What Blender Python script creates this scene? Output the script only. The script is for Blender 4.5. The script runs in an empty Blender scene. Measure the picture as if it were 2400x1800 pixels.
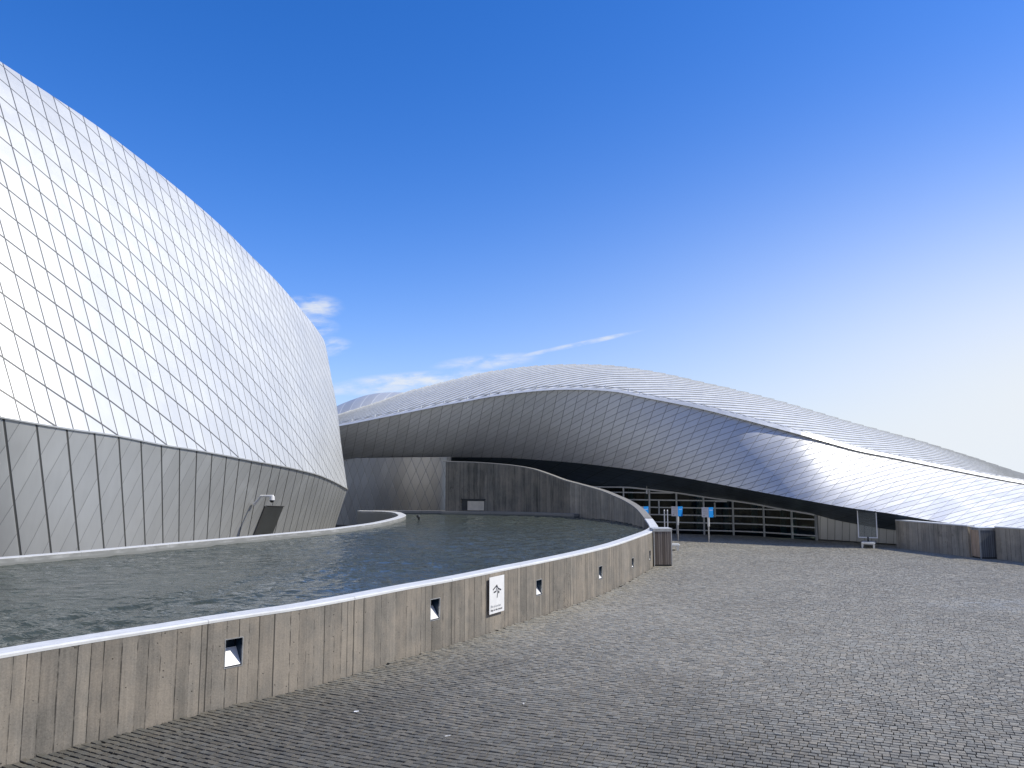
import bpy, bmesh, math, random
import numpy as np
from mathutils import Vector, Matrix, noise as mnoise
random.seed(7); np.random.seed(7)
R = math.radians
scene = bpy.context.scene
col = scene.collection
# ------------------------------------------------------------------ camera, sky, sun, exposure
cam_d = bpy.data.cameras.new('camera'); cam_d.lens = 27.0; cam_d.sensor_width = 36.0; cam_d.sensor_fit = 'HORIZONTAL'
cam_d.clip_end = 5000
cam = bpy.data.objects.new('camera', cam_d); col.objects.link(cam)
cam.location = (0, 0, 3.0); cam.rotation_euler = (math.pi/2 + math.atan(208/1800.0), 0, 0)
scene.camera = cam
SUN_AZ = -5.0      # degrees anticlockwise from +X
SUN_EL = 46.0
world = bpy.data.worlds.new('World'); scene.world = world; world.use_nodes = True
scene.view_settings.view_transform = 'Standard'; scene.view_settings.look = 'None'
scene.view_settings.exposure = 0.0; scene.view_settings.gamma = 1.0
scene.view_settings.use_curve_mapping = False

class NT:
    """small helper around a node tree"""
    def __init__(s, tree): s.t = tree; s.n = tree.nodes; s.l = tree.links
    def node(s, typ, **kw):
        n = s.n.new(typ)
        for k, v in kw.items(): setattr(n, k, v)
        return n
    def put(s, sock, v):
        if isinstance(v, bpy.types.NodeSocket): s.l.new(v, sock)
        elif v is not None: sock.default_value = v
    def math(s, op, a, b=None, c=None, clamp=False):
        n = s.node('ShaderNodeMath', operation=op, use_clamp=clamp)
        for i, v in enumerate((a, b, c)): s.put(n.inputs[i], v)
        return n.outputs[0]
    def vmath(s, op, a, b=None, scale=None):
        n = s.node('ShaderNodeVectorMath', operation=op)
        s.put(n.inputs[0], a)
        if b is not None: s.put(n.inputs[1], b)
        if scale is not None: s.put(n.inputs['Scale'], scale)
        return n.outputs['Value'] if op in ('DOT_PRODUCT', 'LENGTH') else n.outputs[0]
    def ramp(s, v, lo, hi, a=0.0, b=1.0, smooth=True):
        n = s.node('ShaderNodeMapRange'); n.interpolation_type = 'SMOOTHSTEP' if smooth else 'LINEAR'
        s.put(n.inputs[0], v); s.put(n.inputs[1], lo); s.put(n.inputs[2], hi); s.put(n.inputs[3], a); s.put(n.inputs[4], b)
        return n.outputs[0]
    def mix(s, f, a, b, mode='MIX'):
        n = s.node('ShaderNodeMix', data_type='RGBA', blend_type=mode)
        s.put(n.inputs[0], f); s.put(n.inputs[6], a); s.put(n.inputs[7], b)
        return n.outputs[2]
    def noise(s, vec, scale, detail=3.0, rough=0.55, dim='3D', w=None):
        n = s.node('ShaderNodeTexNoise', noise_dimensions=dim)
        if dim != '1D': s.put(n.inputs['Vector'], vec)
        if w is not None: s.put(n.inputs['W'], w)
        s.put(n.inputs['Scale'], scale); s.put(n.inputs['Detail'], detail); s.put(n.inputs['Roughness'], rough)
        return n.outputs[0], n.outputs[1]
    def xyz(s, vec):
        n = s.node('ShaderNodeSeparateXYZ'); s.put(n.inputs[0], vec); return n.outputs
    def comb(s, x, y, z):
        n = s.node('ShaderNodeCombineXYZ')
        for i, v in enumerate((x, y, z)): s.put(n.inputs[i], v)
        return n.outputs[0]
    def bump(s, h, dist, strength=1.0, normal=None):
        n = s.node('ShaderNodeBump'); s.put(n.inputs['Height'], h); s.put(n.inputs['Distance'], dist); s.put(n.inputs['Strength'], strength)
        if normal is not None: s.put(n.inputs['Normal'], normal)
        return n.outputs[0]
    def line(s, v, w, soft=0.4):
        """1 on integer values of v, 0 away from them"""
        d = s.math('ABSOLUTE', s.math('SUBTRACT', s.math('FRACT', s.math('ADD', v, 0.5)), 0.5))
        return s.ramp(d, w*(1-soft), w*(1+soft), 1.0, 0.0)

wt = NT(world.node_tree); wt.n.clear()
sky = wt.node('ShaderNodeTexSky', sky_type='NISHITA'); sky.sun_disc = False
sky.sun_elevation = R(SUN_EL); sky.sun_rotation = R(90 - SUN_AZ)
sky.altitude = 0; sky.air_density = 1.0; sky.dust_density = 0.6; sky.ozone_density = 3.0
SKY_STRENGTH = 0.108
tcw = wt.node('ShaderNodeTexCoord')
d = wt.vmath('NORMALIZE', tcw.outputs['Generated'])
dx, dy, dz = wt.xyz(d)
az = wt.math('MULTIPLY', wt.math('ARCTAN2', dx, dy), 57.2958)     # degrees right of +Y
el = wt.math('MULTIPLY', wt.math('ARCSINE', dz), 57.2958)
def blob(a0, e0, wa, we, tilt=0.0):
    da = wt.math('SUBTRACT', az, a0); de = wt.math('SUBTRACT', wt.math('SUBTRACT', el, e0), wt.math('MULTIPLY', da, tilt))
    q = wt.math('ADD', wt.math('POWER', wt.math('DIVIDE', da, wa), 2.0), wt.math('POWER', wt.math('DIVIDE', de, we), 2.0))
    return wt.ramp(q, 0.0, 1.0, 1.0, 0.0)
cl_vec = wt.comb(wt.math('MULTIPLY', az, 0.30), wt.math('ADD', wt.math('MULTIPLY', el, 0.9), wt.math('MULTIPLY', az, -0.10)), 0.0)
n1, _ = wt.noise(cl_vec, 1.0, 6.0, 0.62)
n2, _ = wt.noise(wt.comb(wt.math('MULTIPLY', az, 0.8), wt.math('MULTIPLY', el, 3.2), 4.0), 0.8, 5.0, 0.6)
clouds = None
for (a0, e0, wa, we, tl, amt) in ((-14.9, 11.9, 2.6, 1.1, 0.05, 0.95), (-14.8, 10.5, 2.2, 0.9, 0.0, 0.8), (-14.3, 9.1, 2.8, 0.9, 0.05, 0.8),
                                  (-9.8, 6.3, 4.6, 0.75, 0.06, 0.75), (-6.5, 6.9, 6.4, 0.7, 0.06, 1.05), (-2.0, 8.2, 4.5, 0.7, 0.1, 0.7),
                                  (5.4, 9.6, 5.0, 0.22, 0.19, 0.9), (1.9, 8.9, 2.6, 0.20, 0.22, 0.6), (-13.5, 6.0, 3.5, 0.5, 0.03, 0.6)):
    b = wt.math('MULTIPLY', blob(a0, e0, wa, we, tl), amt)
    clouds = b if clouds is None else wt.math('MAXIMUM', clouds, b)
nn = wt.math('MULTIPLY', wt.ramp(n1, 0.33, 0.62), wt.ramp(n2, 0.25, 0.6, 0.35, 1.0))
cmask = wt.math('MULTIPLY', clouds, nn, clamp=True)
hs = wt.node('ShaderNodeHueSaturation'); hs.inputs['Saturation'].default_value = 1.15; hs.inputs['Value'].default_value = 1.0
tint = wt.node('ShaderNodeVectorMath', operation='MULTIPLY'); wt.l.new(sky.outputs[0], tint.inputs[0]); tint.inputs[1].default_value = (0.98, 1.23, 1.82)
wt.l.new(tint.outputs[0], hs.inputs['Color'])
# thin sea haze: whitens the sky low down, most of all towards the sun's side
hz_e = wt.math('POWER', 2.71828, wt.math('DIVIDE', wt.math('MULTIPLY', wt.math('MAXIMUM', el, 0.0), -1.0), wt.ramp(az, -20.0, 36.0, 6.2, 8.0)))
hz = wt.math('MULTIPLY', hz_e, wt.ramp(az, -25.0, 38.0, 0.75, 1.15))
# broad white glow low over the bright side of the bay
gl2 = wt.math('ADD', wt.math('POWER', wt.math('DIVIDE', wt.math('SUBTRACT', az, 44.0), 25.0), 2.0), wt.math('POWER', wt.math('DIVIDE', wt.math('SUBTRACT', el, 1.0), 13.0), 2.0))
glow = wt.math('MULTIPLY', wt.math('POWER', 2.71828, wt.math('MULTIPLY', gl2, -1.0)), 1.25)
hz = wt.math('SUBTRACT', 1.0, wt.math('MULTIPLY', wt.math('SUBTRACT', 1.0, wt.math('MINIMUM', hz, 1.0)), wt.math('SUBTRACT', 1.0, wt.math('MINIMUM', glow, 1.0))), clamp=True)
hs_out = wt.mix(hz, hs.outputs[0], (7.6, 8.1, 8.7, 1))
# unseen whitening added to the sky behind and overhead, to cut blue fill light
fill_whiten = wt.math('MULTIPLY', wt.ramp(dy, 0.50, -0.2, 0.0, 0.9), wt.ramp(el, 8.0, 42.0, 1.0, 0.22))
hs_out = wt.mix(fill_whiten, hs_out, (3.9, 3.9, 3.85, 1))
skyc = wt.mix(wt.math('MULTIPLY', cmask, 0.85), hs_out, (7.6, 7.9, 8.3, 1))
bg = wt.node('ShaderNodeBackground'); wt.l.new(skyc, bg.inputs[0]); bg.inputs[1].default_value = SKY_STRENGTH
wo = wt.node('ShaderNodeOutputWorld'); wt.l.new(bg.outputs[0], wo.inputs[0])

sun_d = bpy.data.lights.new('sun', 'SUN'); sun_d.energy = 4.2; sun_d.angle = R(0.5); sun_d.color = (1.0, 0.945, 0.81)
sun = bpy.data.objects.new('sun', sun_d); col.objects.link(sun)
sv = Vector((math.cos(R(SUN_EL))*math.cos(R(SUN_AZ)), math.cos(R(SUN_EL))*math.sin(R(SUN_AZ)), math.sin(R(SUN_EL))))
sun.rotation_euler = sv.to_track_quat('Z', 'Y').to_euler(); sun.location = sv*80

# ------------------------------------------------------------------ measured outlines, world metres
D = {
  'A': [(-17.299,52.0,5.091),(-16.526,51.812,5.294),(-15.757,51.623,5.494),(-14.993,51.434,5.697),(-14.233,51.244,5.913),(-13.479,51.053,6.148),(-12.729,50.863,6.396),(-11.984,50.673,6.642),(-11.243,50.483,6.872),(-10.506,50.294,7.081),(-9.774,50.105,7.281),(-9.046,49.917,7.486),(-8.324,49.731,7.708),(-7.606,49.546,7.957),(-6.893,49.362,8.185),(-6.184,49.18,8.355),(-5.479,49.0,8.503),(-4.778,48.82,8.659),(-4.082,48.639,8.811),(-3.39,48.456,8.954),(-2.703,48.274,9.091),(-2.02,48.092,9.22),(-1.342,47.912,9.33),(-0.669,47.733,9.419),(0.0,47.556,9.491),(0.664,47.383,9.546),(1.324,47.213,9.585),(1.979,47.048,9.608),(2.63,46.888,9.618),(3.277,46.734,9.614),(3.92,46.585,9.597),(4.559,46.444,9.569),(5.194,46.304,9.535),(5.826,46.167,9.482),(6.453,46.031,9.398),(7.076,45.9,9.291),(7.696,45.772,9.178),(8.313,45.649,9.055),(8.927,45.532,8.922),(9.538,45.422,8.775),(10.148,45.319,8.616),(10.755,45.225,8.452),(11.362,45.14,8.292),(11.969,45.064,8.14),(12.577,45.0,7.996),(13.186,44.949,7.851),(13.797,44.912,7.699),(14.411,44.888,7.539),(15.027,44.875,7.373),(15.645,44.871,7.202),(16.265,44.875,7.025),(16.886,44.886,6.841),(17.509,44.901,6.655),(18.133,44.919,6.468),(18.757,44.938,6.277),(19.381,44.957,6.088),(20.005,44.975,5.908),(20.627,44.989,5.737),(21.248,44.998,5.568),(21.864,45.0,5.399),(22.48,45.002,5.232),(23.097,45.006,5.066),(23.714,45.012,4.892),(24.33,45.018,4.706),(24.945,45.025,4.513),(25.559,45.031,4.318),(26.172,45.035,4.123),(26.784,45.038,3.928),(27.393,45.039,3.73),(27.999,45.036,3.529),(28.602,45.029,3.321),(29.2,45.017,3.113),(29.795,45.0,2.914),(30.386,44.977,2.726),(30.972,44.949,2.547),(31.554,44.915,2.377),(32.132,44.877,2.213),(32.705,44.835,2.056),(33.275,44.789,1.903),(33.841,44.739,1.754),(34.402,44.687,1.609),(34.961,44.632,1.468),(35.517,44.575,1.336),(36.07,44.517,1.209),(36.62,44.458,1.089),(37.169,44.398,0.973),(37.716,44.338,0.86),(38.261,44.278,0.75),(38.806,44.219,0.641),(39.349,44.162,0.533),(39.892,44.105,0.423),(40.434,44.051,0.312),(40.977,44.0,0.198)],
  'B': [(-14.965,45.0,4.685),(-14.248,44.691,4.796),(-13.536,44.376,4.904),(-12.833,44.058,5.013),(-12.138,43.741,5.122),(-11.453,43.43,5.237),(-10.778,43.129,5.356),(-10.115,42.84,5.471),(-9.463,42.568,5.575),(-8.821,42.315,5.669),(-8.189,42.077,5.77),(-7.567,41.854,5.875),(-6.952,41.643,5.976),(-6.344,41.443,6.076),(-5.742,41.253,6.176),(-5.147,41.071,6.276),(-4.557,40.895,6.378),(-3.972,40.724,6.482),(-3.392,40.557,6.578),(-2.816,40.39,6.66),(-2.244,40.224,6.743),(-1.676,40.057,6.837),(-1.113,39.886,6.922),(-0.554,39.721,6.987),(0.0,39.566,7.044),(0.55,39.416,7.099),(1.097,39.268,7.142),(1.639,39.116,7.17),(2.177,38.957,7.183),(2.709,38.786,7.177),(3.235,38.6,7.156),(3.754,38.395,7.126),(4.266,38.176,7.08),(4.769,37.945,7.015),(5.265,37.707,6.927),(5.753,37.466,6.801),(6.233,37.226,6.664),(6.708,36.991,6.538),(7.178,36.764,6.418),(7.64,36.535,6.298),(8.094,36.299,6.176),(8.541,36.061,6.05),(8.98,35.824,5.917),(9.415,35.593,5.779),(9.845,35.372,5.637),(10.272,35.165,5.494),(10.699,34.976,5.351),(11.127,34.809,5.212),(11.557,34.661,5.075),(11.981,34.51,4.938),(12.406,34.375,4.802),(12.842,34.28,4.668),(13.3,34.25,4.537),(13.788,34.296,4.408),(14.3,34.401,4.277),(14.831,34.543,4.144),(15.372,34.7,4.019),(15.929,34.879,3.913),(16.508,35.096,3.823),(17.106,35.338,3.737),(17.716,35.594,3.644),(18.335,35.853,3.545),(18.956,36.104,3.444),(19.573,36.336,3.343),(20.193,36.561,3.242),(20.819,36.788,3.142),(21.451,37.014,3.041),(22.087,37.236,2.941),(22.725,37.452,2.84),(23.363,37.659,2.74),(23.999,37.855,2.642),(24.631,38.036,2.549),(25.257,38.2,2.456),(25.872,38.344,2.357),(26.476,38.466,2.253),(27.069,38.569,2.145),(27.652,38.654,2.033),(28.225,38.723,1.92),(28.788,38.778,1.806),(29.343,38.82,1.692),(29.891,38.851,1.579),(30.431,38.873,1.467),(30.966,38.887,1.354),(31.497,38.896,1.24),(32.024,38.9,1.126),(32.548,38.903,1.012),(33.072,38.905,0.897),(33.596,38.908,0.781),(34.123,38.913,0.666),(34.653,38.924,0.55),(35.19,38.941,0.434),(35.733,38.965,0.318),(36.286,39.0,0.201)],
  'C': [(-15.924,48.0,3.775),(-15.166,47.703,3.77),(-14.416,47.404,3.765),(-13.674,47.105,3.76),(-12.94,46.806,3.755),(-12.215,46.508,3.75),(-11.498,46.212,3.746),(-10.79,45.918,3.741),(-10.091,45.627,3.737),(-9.401,45.339,3.728),(-8.717,45.048,3.701),(-8.041,44.757,3.663),(-7.374,44.467,3.625),(-6.716,44.181,3.596),(-6.066,43.899,3.587),(-5.426,43.625,3.608),(-4.795,43.361,3.668),(-4.172,43.107,3.781),(-3.557,42.87,3.847),(-2.95,42.66,3.854),(-2.349,42.469,3.844),(-1.754,42.29,3.835),(-1.165,42.113,3.827),(-0.58,41.931,3.813),(0.0,41.735,3.785),(0.574,41.516,3.746),(1.141,41.266,3.701),(1.699,40.982,3.657),(2.249,40.678,3.612),(2.788,40.357,3.562),(3.318,40.021,3.506),(3.836,39.672,3.445),(4.344,39.314,3.38),(4.84,38.94,3.313),(5.322,38.544,3.242),(5.791,38.137,3.17),(6.248,37.728,3.098),(6.695,37.326,3.024),(7.134,36.94,2.947),(7.564,36.565,2.865),(7.985,36.196,2.78),(8.396,35.833,2.695),(8.799,35.476,2.609),(9.194,35.127,2.522),(9.58,34.784,2.436),(9.96,34.449,2.351),(10.332,34.122,2.27),(10.695,33.797,2.191),(11.051,33.477,2.114),(11.402,33.168,2.039),(11.75,32.876,1.965),(12.098,32.604,1.894),(12.443,32.345,1.823),(12.787,32.101,1.754),(13.132,31.879,1.687),(13.485,31.686,1.624),(13.847,31.529,1.564),(14.22,31.403,1.51),(14.602,31.306,1.459),(14.993,31.233,1.404),(15.393,31.183,1.342),(15.805,31.161,1.272),(16.229,31.163,1.198),(16.662,31.182,1.125),(17.102,31.214,1.057),(17.561,31.277,0.994),(18.039,31.368,0.933),(18.529,31.479,0.869),(19.029,31.6,0.8),(19.532,31.721,0.725),(20.032,31.835,0.646),(20.524,31.931,0.568),(21.001,32.0,0.497),(21.462,32.043,0.433),(21.912,32.066,0.373),(22.35,32.073,0.319),(22.777,32.063,0.269),(23.194,32.039,0.224),(23.6,32.002,0.182),(23.997,31.954,0.144),(24.386,31.896,0.11),(24.767,31.83,0.081),(25.141,31.757,0.057),(25.509,31.679,0.038),(25.872,31.597,0.023),(26.232,31.514,0.011),(26.589,31.429,0.001),(26.945,31.346,-0.007),(27.3,31.266,-0.015),(27.658,31.189,-0.023),(28.018,31.118,-0.032),(28.382,31.055,-0.044),(28.753,31.0,-0.058)],
  'S': [(-16.05,48.4,3.611),(-15.281,48.082,3.628),(-14.509,47.721,3.676),(-13.737,47.325,3.748),(-12.97,46.905,3.836),(-12.21,46.471,3.933),(-11.462,46.033,4.031),(-10.726,45.599,4.123),(-10.005,45.181,4.203),(-9.299,44.787,4.265),(-8.611,44.428,4.303),(-7.939,44.114,4.31),(-7.285,43.853,4.282),(-6.647,43.657,4.212),(-6.024,43.534,4.093),(-5.414,43.495,3.921),(-4.816,43.55,3.687),(-4.226,43.715,3.38),(-3.638,43.938,3.092),(-3.038,44.044,2.904),(-2.427,44.011,2.759),(-1.814,43.869,2.645),(-1.203,43.646,2.58),(-0.598,43.37,2.546),(0.0,43.069,2.53),(0.589,42.769,2.516),(1.171,42.5,2.488),(1.746,42.254,2.448),(2.314,42.004,2.408),(2.874,41.741,2.37),(3.426,41.46,2.337),(3.967,41.154,2.31),(4.496,40.816,2.291),(5.01,40.431,2.288),(5.508,40.004,2.297),(6.0,39.614,2.286),(6.494,39.311,2.238),(6.991,39.073,2.178),(7.489,38.874,2.121),(7.985,38.692,2.062),(8.473,38.5,1.996),(8.958,38.317,1.918),(9.444,38.161,1.841),(9.928,38.013,1.776),(10.404,37.851,1.714),(10.864,37.653,1.652),(11.303,37.4,1.592),(11.711,37.076,1.521),(12.091,36.694,1.439),(12.447,36.275,1.36),(12.786,35.84,1.296),(13.115,35.41,1.244),(13.442,35.006,1.177),(13.765,34.626,1.074),(14.071,34.229,0.969),(14.365,33.828,0.895),(14.653,33.438,0.835),(14.942,33.074,0.777),(15.241,32.753,0.723),(15.56,32.49,0.675),(15.907,32.3,0.63),(16.289,32.188,0.588),(16.698,32.132,0.55),(17.124,32.111,0.512),(17.554,32.1,0.471),(17.995,32.109,0.425),(18.456,32.153,0.373),(18.933,32.223,0.317),(19.421,32.309,0.259),(19.915,32.399,0.202),(20.408,32.485,0.146),(20.893,32.555,0.093),(21.364,32.6,0.047),(21.82,32.621,0.006),(22.266,32.626,-0.03),(22.702,32.617,-0.061),(23.129,32.595,-0.088),(23.547,32.561,-0.112),(23.957,32.517,-0.132),(24.358,32.463,-0.149),(24.752,32.402,-0.163),(25.14,32.333,-0.175),(25.521,32.26,-0.185),(25.897,32.182,-0.194),(26.268,32.101,-0.202),(26.636,32.019,-0.209),(27.001,31.936,-0.216),(27.364,31.854,-0.223),(27.727,31.774,-0.231),(28.091,31.697,-0.24),(28.456,31.625,-0.25),(28.825,31.559,-0.262),(29.198,31.5,-0.276)],
  'G': [(-15.01,45.12,4.814),(-14.291,44.811,4.925),(-13.577,44.496,5.032),(-12.872,44.178,5.139),(-12.175,43.861,5.247),(-11.488,43.55,5.361),(-10.812,43.249,5.478),(-10.147,42.96,5.591),(-9.492,42.688,5.693),(-8.849,42.435,5.785),(-8.215,42.197,5.885),(-7.59,41.974,5.987),(-6.974,41.763,6.087),(-6.364,41.563,6.185),(-5.761,41.373,6.284),(-5.163,41.191,6.383),(-4.572,41.015,6.484),(-3.985,40.844,6.587),(-3.403,40.677,6.682),(-2.825,40.51,6.763),(-2.251,40.344,6.846),(-1.682,40.177,6.94),(-1.117,40.006,7.025),(-0.556,39.841,7.092),(0.0,39.686,7.15),(0.552,39.536,7.206),(1.1,39.388,7.252),(1.645,39.236,7.282),(2.184,39.077,7.298),(2.718,38.906,7.295),(3.246,38.72,7.278),(3.767,38.515,7.252),(4.281,38.296,7.21),(4.786,38.065,7.149),(5.284,37.827,7.065),(5.774,37.586,6.944),(6.256,37.346,6.812),(6.733,37.111,6.693),(7.204,36.884,6.579),(7.669,36.655,6.466),(8.125,36.419,6.35),(8.574,36.181,6.227),(9.015,35.944,6.096),(9.452,35.713,5.958),(9.883,35.492,5.816),(10.313,35.285,5.671),(10.741,35.096,5.526),(11.172,34.929,5.384),(11.603,34.781,5.244),(12.029,34.63,5.104),(12.456,34.495,4.965),(12.894,34.4,4.828),(13.353,34.37,4.695),(13.843,34.416,4.564),(14.357,34.521,4.431),(14.89,34.663,4.295),(15.433,34.82,4.167),(15.991,34.999,4.059),(16.572,35.216,3.967),(17.171,35.458,3.879),(17.784,35.714,3.784),(18.404,35.973,3.683),(19.027,36.224,3.581),(19.646,36.456,3.478),(20.267,36.681,3.376),(20.896,36.908,3.274),(21.53,37.134,3.173),(22.167,37.356,3.071),(22.807,37.572,2.969),(23.446,37.779,2.868),(24.084,37.975,2.768),(24.718,38.156,2.674),(25.346,38.32,2.58),(25.963,38.464,2.48),(26.569,38.586,2.374),(27.164,38.689,2.265),(27.748,38.774,2.152),(28.322,38.843,2.037),(28.887,38.898,1.921),(29.444,38.94,1.806),(29.993,38.971,1.692),(30.536,38.993,1.579),(31.073,39.007,1.464),(31.605,39.016,1.349),(32.133,39.02,1.234),(32.659,39.023,1.118),(33.185,39.025,1.002),(33.711,39.028,0.885),(34.239,39.033,0.768),(34.772,39.044,0.651),(35.309,39.061,0.534),(35.855,39.085,0.416),(36.409,39.12,0.298)],
  'U': [600.0,625.0,650.0,675.0,700.0,725.0,750.0,775.0,800.0,825.0,850.0,875.0,900.0,925.0,950.0,975.0,1000.0,1025.0,1050.0,1075.0,1100.0,1125.0,1150.0,1175.0,1200.0,1225.0,1250.0,1275.0,1300.0,1325.0,1350.0,1375.0,1400.0,1425.0,1450.0,1475.0,1500.0,1525.0,1550.0,1575.0,1600.0,1625.0,1650.0,1675.0,1700.0,1725.0,1750.0,1775.0,1800.0,1825.0,1850.0,1875.0,1900.0,1925.0,1950.0,1975.0,2000.0,2025.0,2050.0,2075.0,2100.0,2125.0,2150.0,2175.0,2200.0,2225.0,2250.0,2275.0,2300.0,2325.0,2350.0,2375.0,2400.0,2425.0,2450.0,2475.0,2500.0,2525.0,2550.0,2575.0,2600.0,2625.0,2650.0,2675.0,2700.0,2725.0,2750.0,2775.0,2800.0,2825.0,2850.0,2875.0,2900.0],
  'Ls': [-5.0,-4.5,-4.0,-3.5,-3.0,-2.5,-2.0,-1.5,-1.0,-0.5,0.0,0.5,1.0,1.5,2.0,2.5,3.0,3.5,4.0,4.5,5.0,5.5,6.0,6.5,7.0,7.5,8.0,8.5,9.0,9.5,10.0,10.5,11.0,11.5,12.0,12.5,13.0,13.5,14.0,14.5,15.0,15.5,16.0,16.5,17.0,17.5,18.0,18.5,19.0,19.5,20.0,20.5,21.0,21.5,22.0,22.5,23.0,23.5,24.0,24.5,25.0,25.5,26.0,26.5,27.0,27.5,28.0,28.5,29.0,29.5,30.0],
  'Lc': [(-17.213,17.2,4.939),(-16.698,17.41,4.881),(-16.167,17.597,4.823),(-15.664,17.774,4.767),(-15.192,17.96,4.714),(-14.755,18.168,4.661),(-14.353,18.405,4.609),(-13.963,18.647,4.558),(-13.584,18.891,4.508),(-13.231,19.173,4.455),(-12.934,19.5,4.397),(-12.703,19.829,4.341),(-12.499,20.163,4.29),(-12.303,20.522,4.243),(-12.119,20.896,4.2),(-11.945,21.282,4.164),(-11.78,21.672,4.135),(-11.626,22.054,4.105),(-11.479,22.435,4.07),(-11.334,22.818,4.025),(-11.193,23.2,3.973),(-11.051,23.578,3.921),(-10.907,23.942,3.875),(-10.767,24.291,3.839),(-10.63,24.632,3.807),(-10.493,24.975,3.775),(-10.36,25.315,3.741),(-10.232,25.647,3.706),(-10.109,25.979,3.669),(-9.987,26.32,3.631),(-9.868,26.66,3.592),(-9.759,26.987,3.556),(-9.654,27.314,3.519),(-9.547,27.657,3.482),(-9.444,28.0,3.446),(-9.348,28.314,3.414),(-9.253,28.617,3.383),(-9.15,28.94,3.35),(-9.052,29.251,3.319),(-8.971,29.511,3.292),(-8.895,29.761,3.265),(-8.812,30.045,3.234),(-8.73,30.337,3.2),(-8.653,30.623,3.166),(-8.582,30.901,3.132),(-8.519,31.156,3.102),(-8.456,31.39,3.074),(-8.392,31.617,3.045),(-8.329,31.839,3.016),(-8.267,32.058,2.984),(-8.209,32.273,2.951),(-8.158,32.471,2.918),(-8.11,32.669,2.884),(-8.061,32.887,2.845),(-8.016,33.107,2.804),(-7.978,33.308,2.767),(-7.944,33.506,2.73),(-7.911,33.713,2.692),(-7.882,33.922,2.654),(-7.855,34.125,2.617),(-7.832,34.327,2.58),(-7.81,34.533,2.542),(-7.789,34.733,2.506),(-7.77,34.918,2.471),(-7.752,35.094,2.437),(-7.734,35.265,2.403),(-7.717,35.429,2.37),(-7.7,35.585,2.339),(-7.683,35.732,2.308),(-7.667,35.869,2.28),(-7.651,36.0,2.252)],
  'LT': [(-29.32,22.67,23.685),(-28.222,22.787,23.072),(-27.123,22.869,22.452),(-26.096,22.94,21.87),(-25.128,23.023,21.322),(-24.217,23.135,20.813),(-23.366,23.29,20.348),(-22.568,23.505,19.921),(-21.842,23.787,19.537),(-21.188,24.145,19.194),(-20.639,24.553,18.915),(-20.202,24.939,18.695),(-19.811,25.313,18.498),(-19.428,25.703,18.302),(-19.06,26.094,18.111),(-18.703,26.487,17.923),(-18.363,26.877,17.739),(-18.044,27.259,17.564),(-17.736,27.633,17.396),(-17.433,28.004,17.232),(-17.133,28.368,17.072),(-16.833,28.725,16.904),(-16.537,29.067,16.723),(-16.253,29.397,16.534),(-15.977,29.72,16.341),(-15.703,30.041,16.143),(-15.433,30.351,15.944),(-15.171,30.644,15.751),(-14.912,30.925,15.557),(-14.647,31.2,15.356),(-14.385,31.461,15.151),(-14.135,31.698,14.95),(-13.886,31.919,14.744),(-13.626,32.135,14.526),(-13.369,32.337,14.306),(-13.131,32.518,14.098),(-12.899,32.693,13.885),(-12.651,32.88,13.647),(-12.415,33.061,13.408),(-12.224,33.213,13.208),(-12.044,33.36,13.019),(-11.848,33.527,12.813),(-11.655,33.698,12.614),(-11.472,33.856,12.429),(-11.3,34.003,12.257),(-11.146,34.135,12.1),(-10.999,34.261,11.948),(-10.854,34.39,11.792),(-10.714,34.518,11.633),(-10.577,34.648,11.474),(-10.45,34.776,11.321),(-10.337,34.894,11.182),(-10.23,35.01,11.048),(-10.12,35.137,10.907),(-10.017,35.262,10.771),(-9.93,35.374,10.654),(-9.849,35.481,10.545),(-9.77,35.591,10.436),(-9.696,35.696,10.333),(-9.628,35.794,10.24),(-9.564,35.887,10.152),(-9.502,35.978,10.065),(-9.444,36.065,9.981),(-9.39,36.143,9.901),(-9.34,36.216,9.823),(-9.291,36.287,9.743),(-9.244,36.354,9.663),(-9.199,36.418,9.584),(-9.155,36.478,9.507),(-9.114,36.535,9.434),(-9.074,36.589,9.364)],
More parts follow.
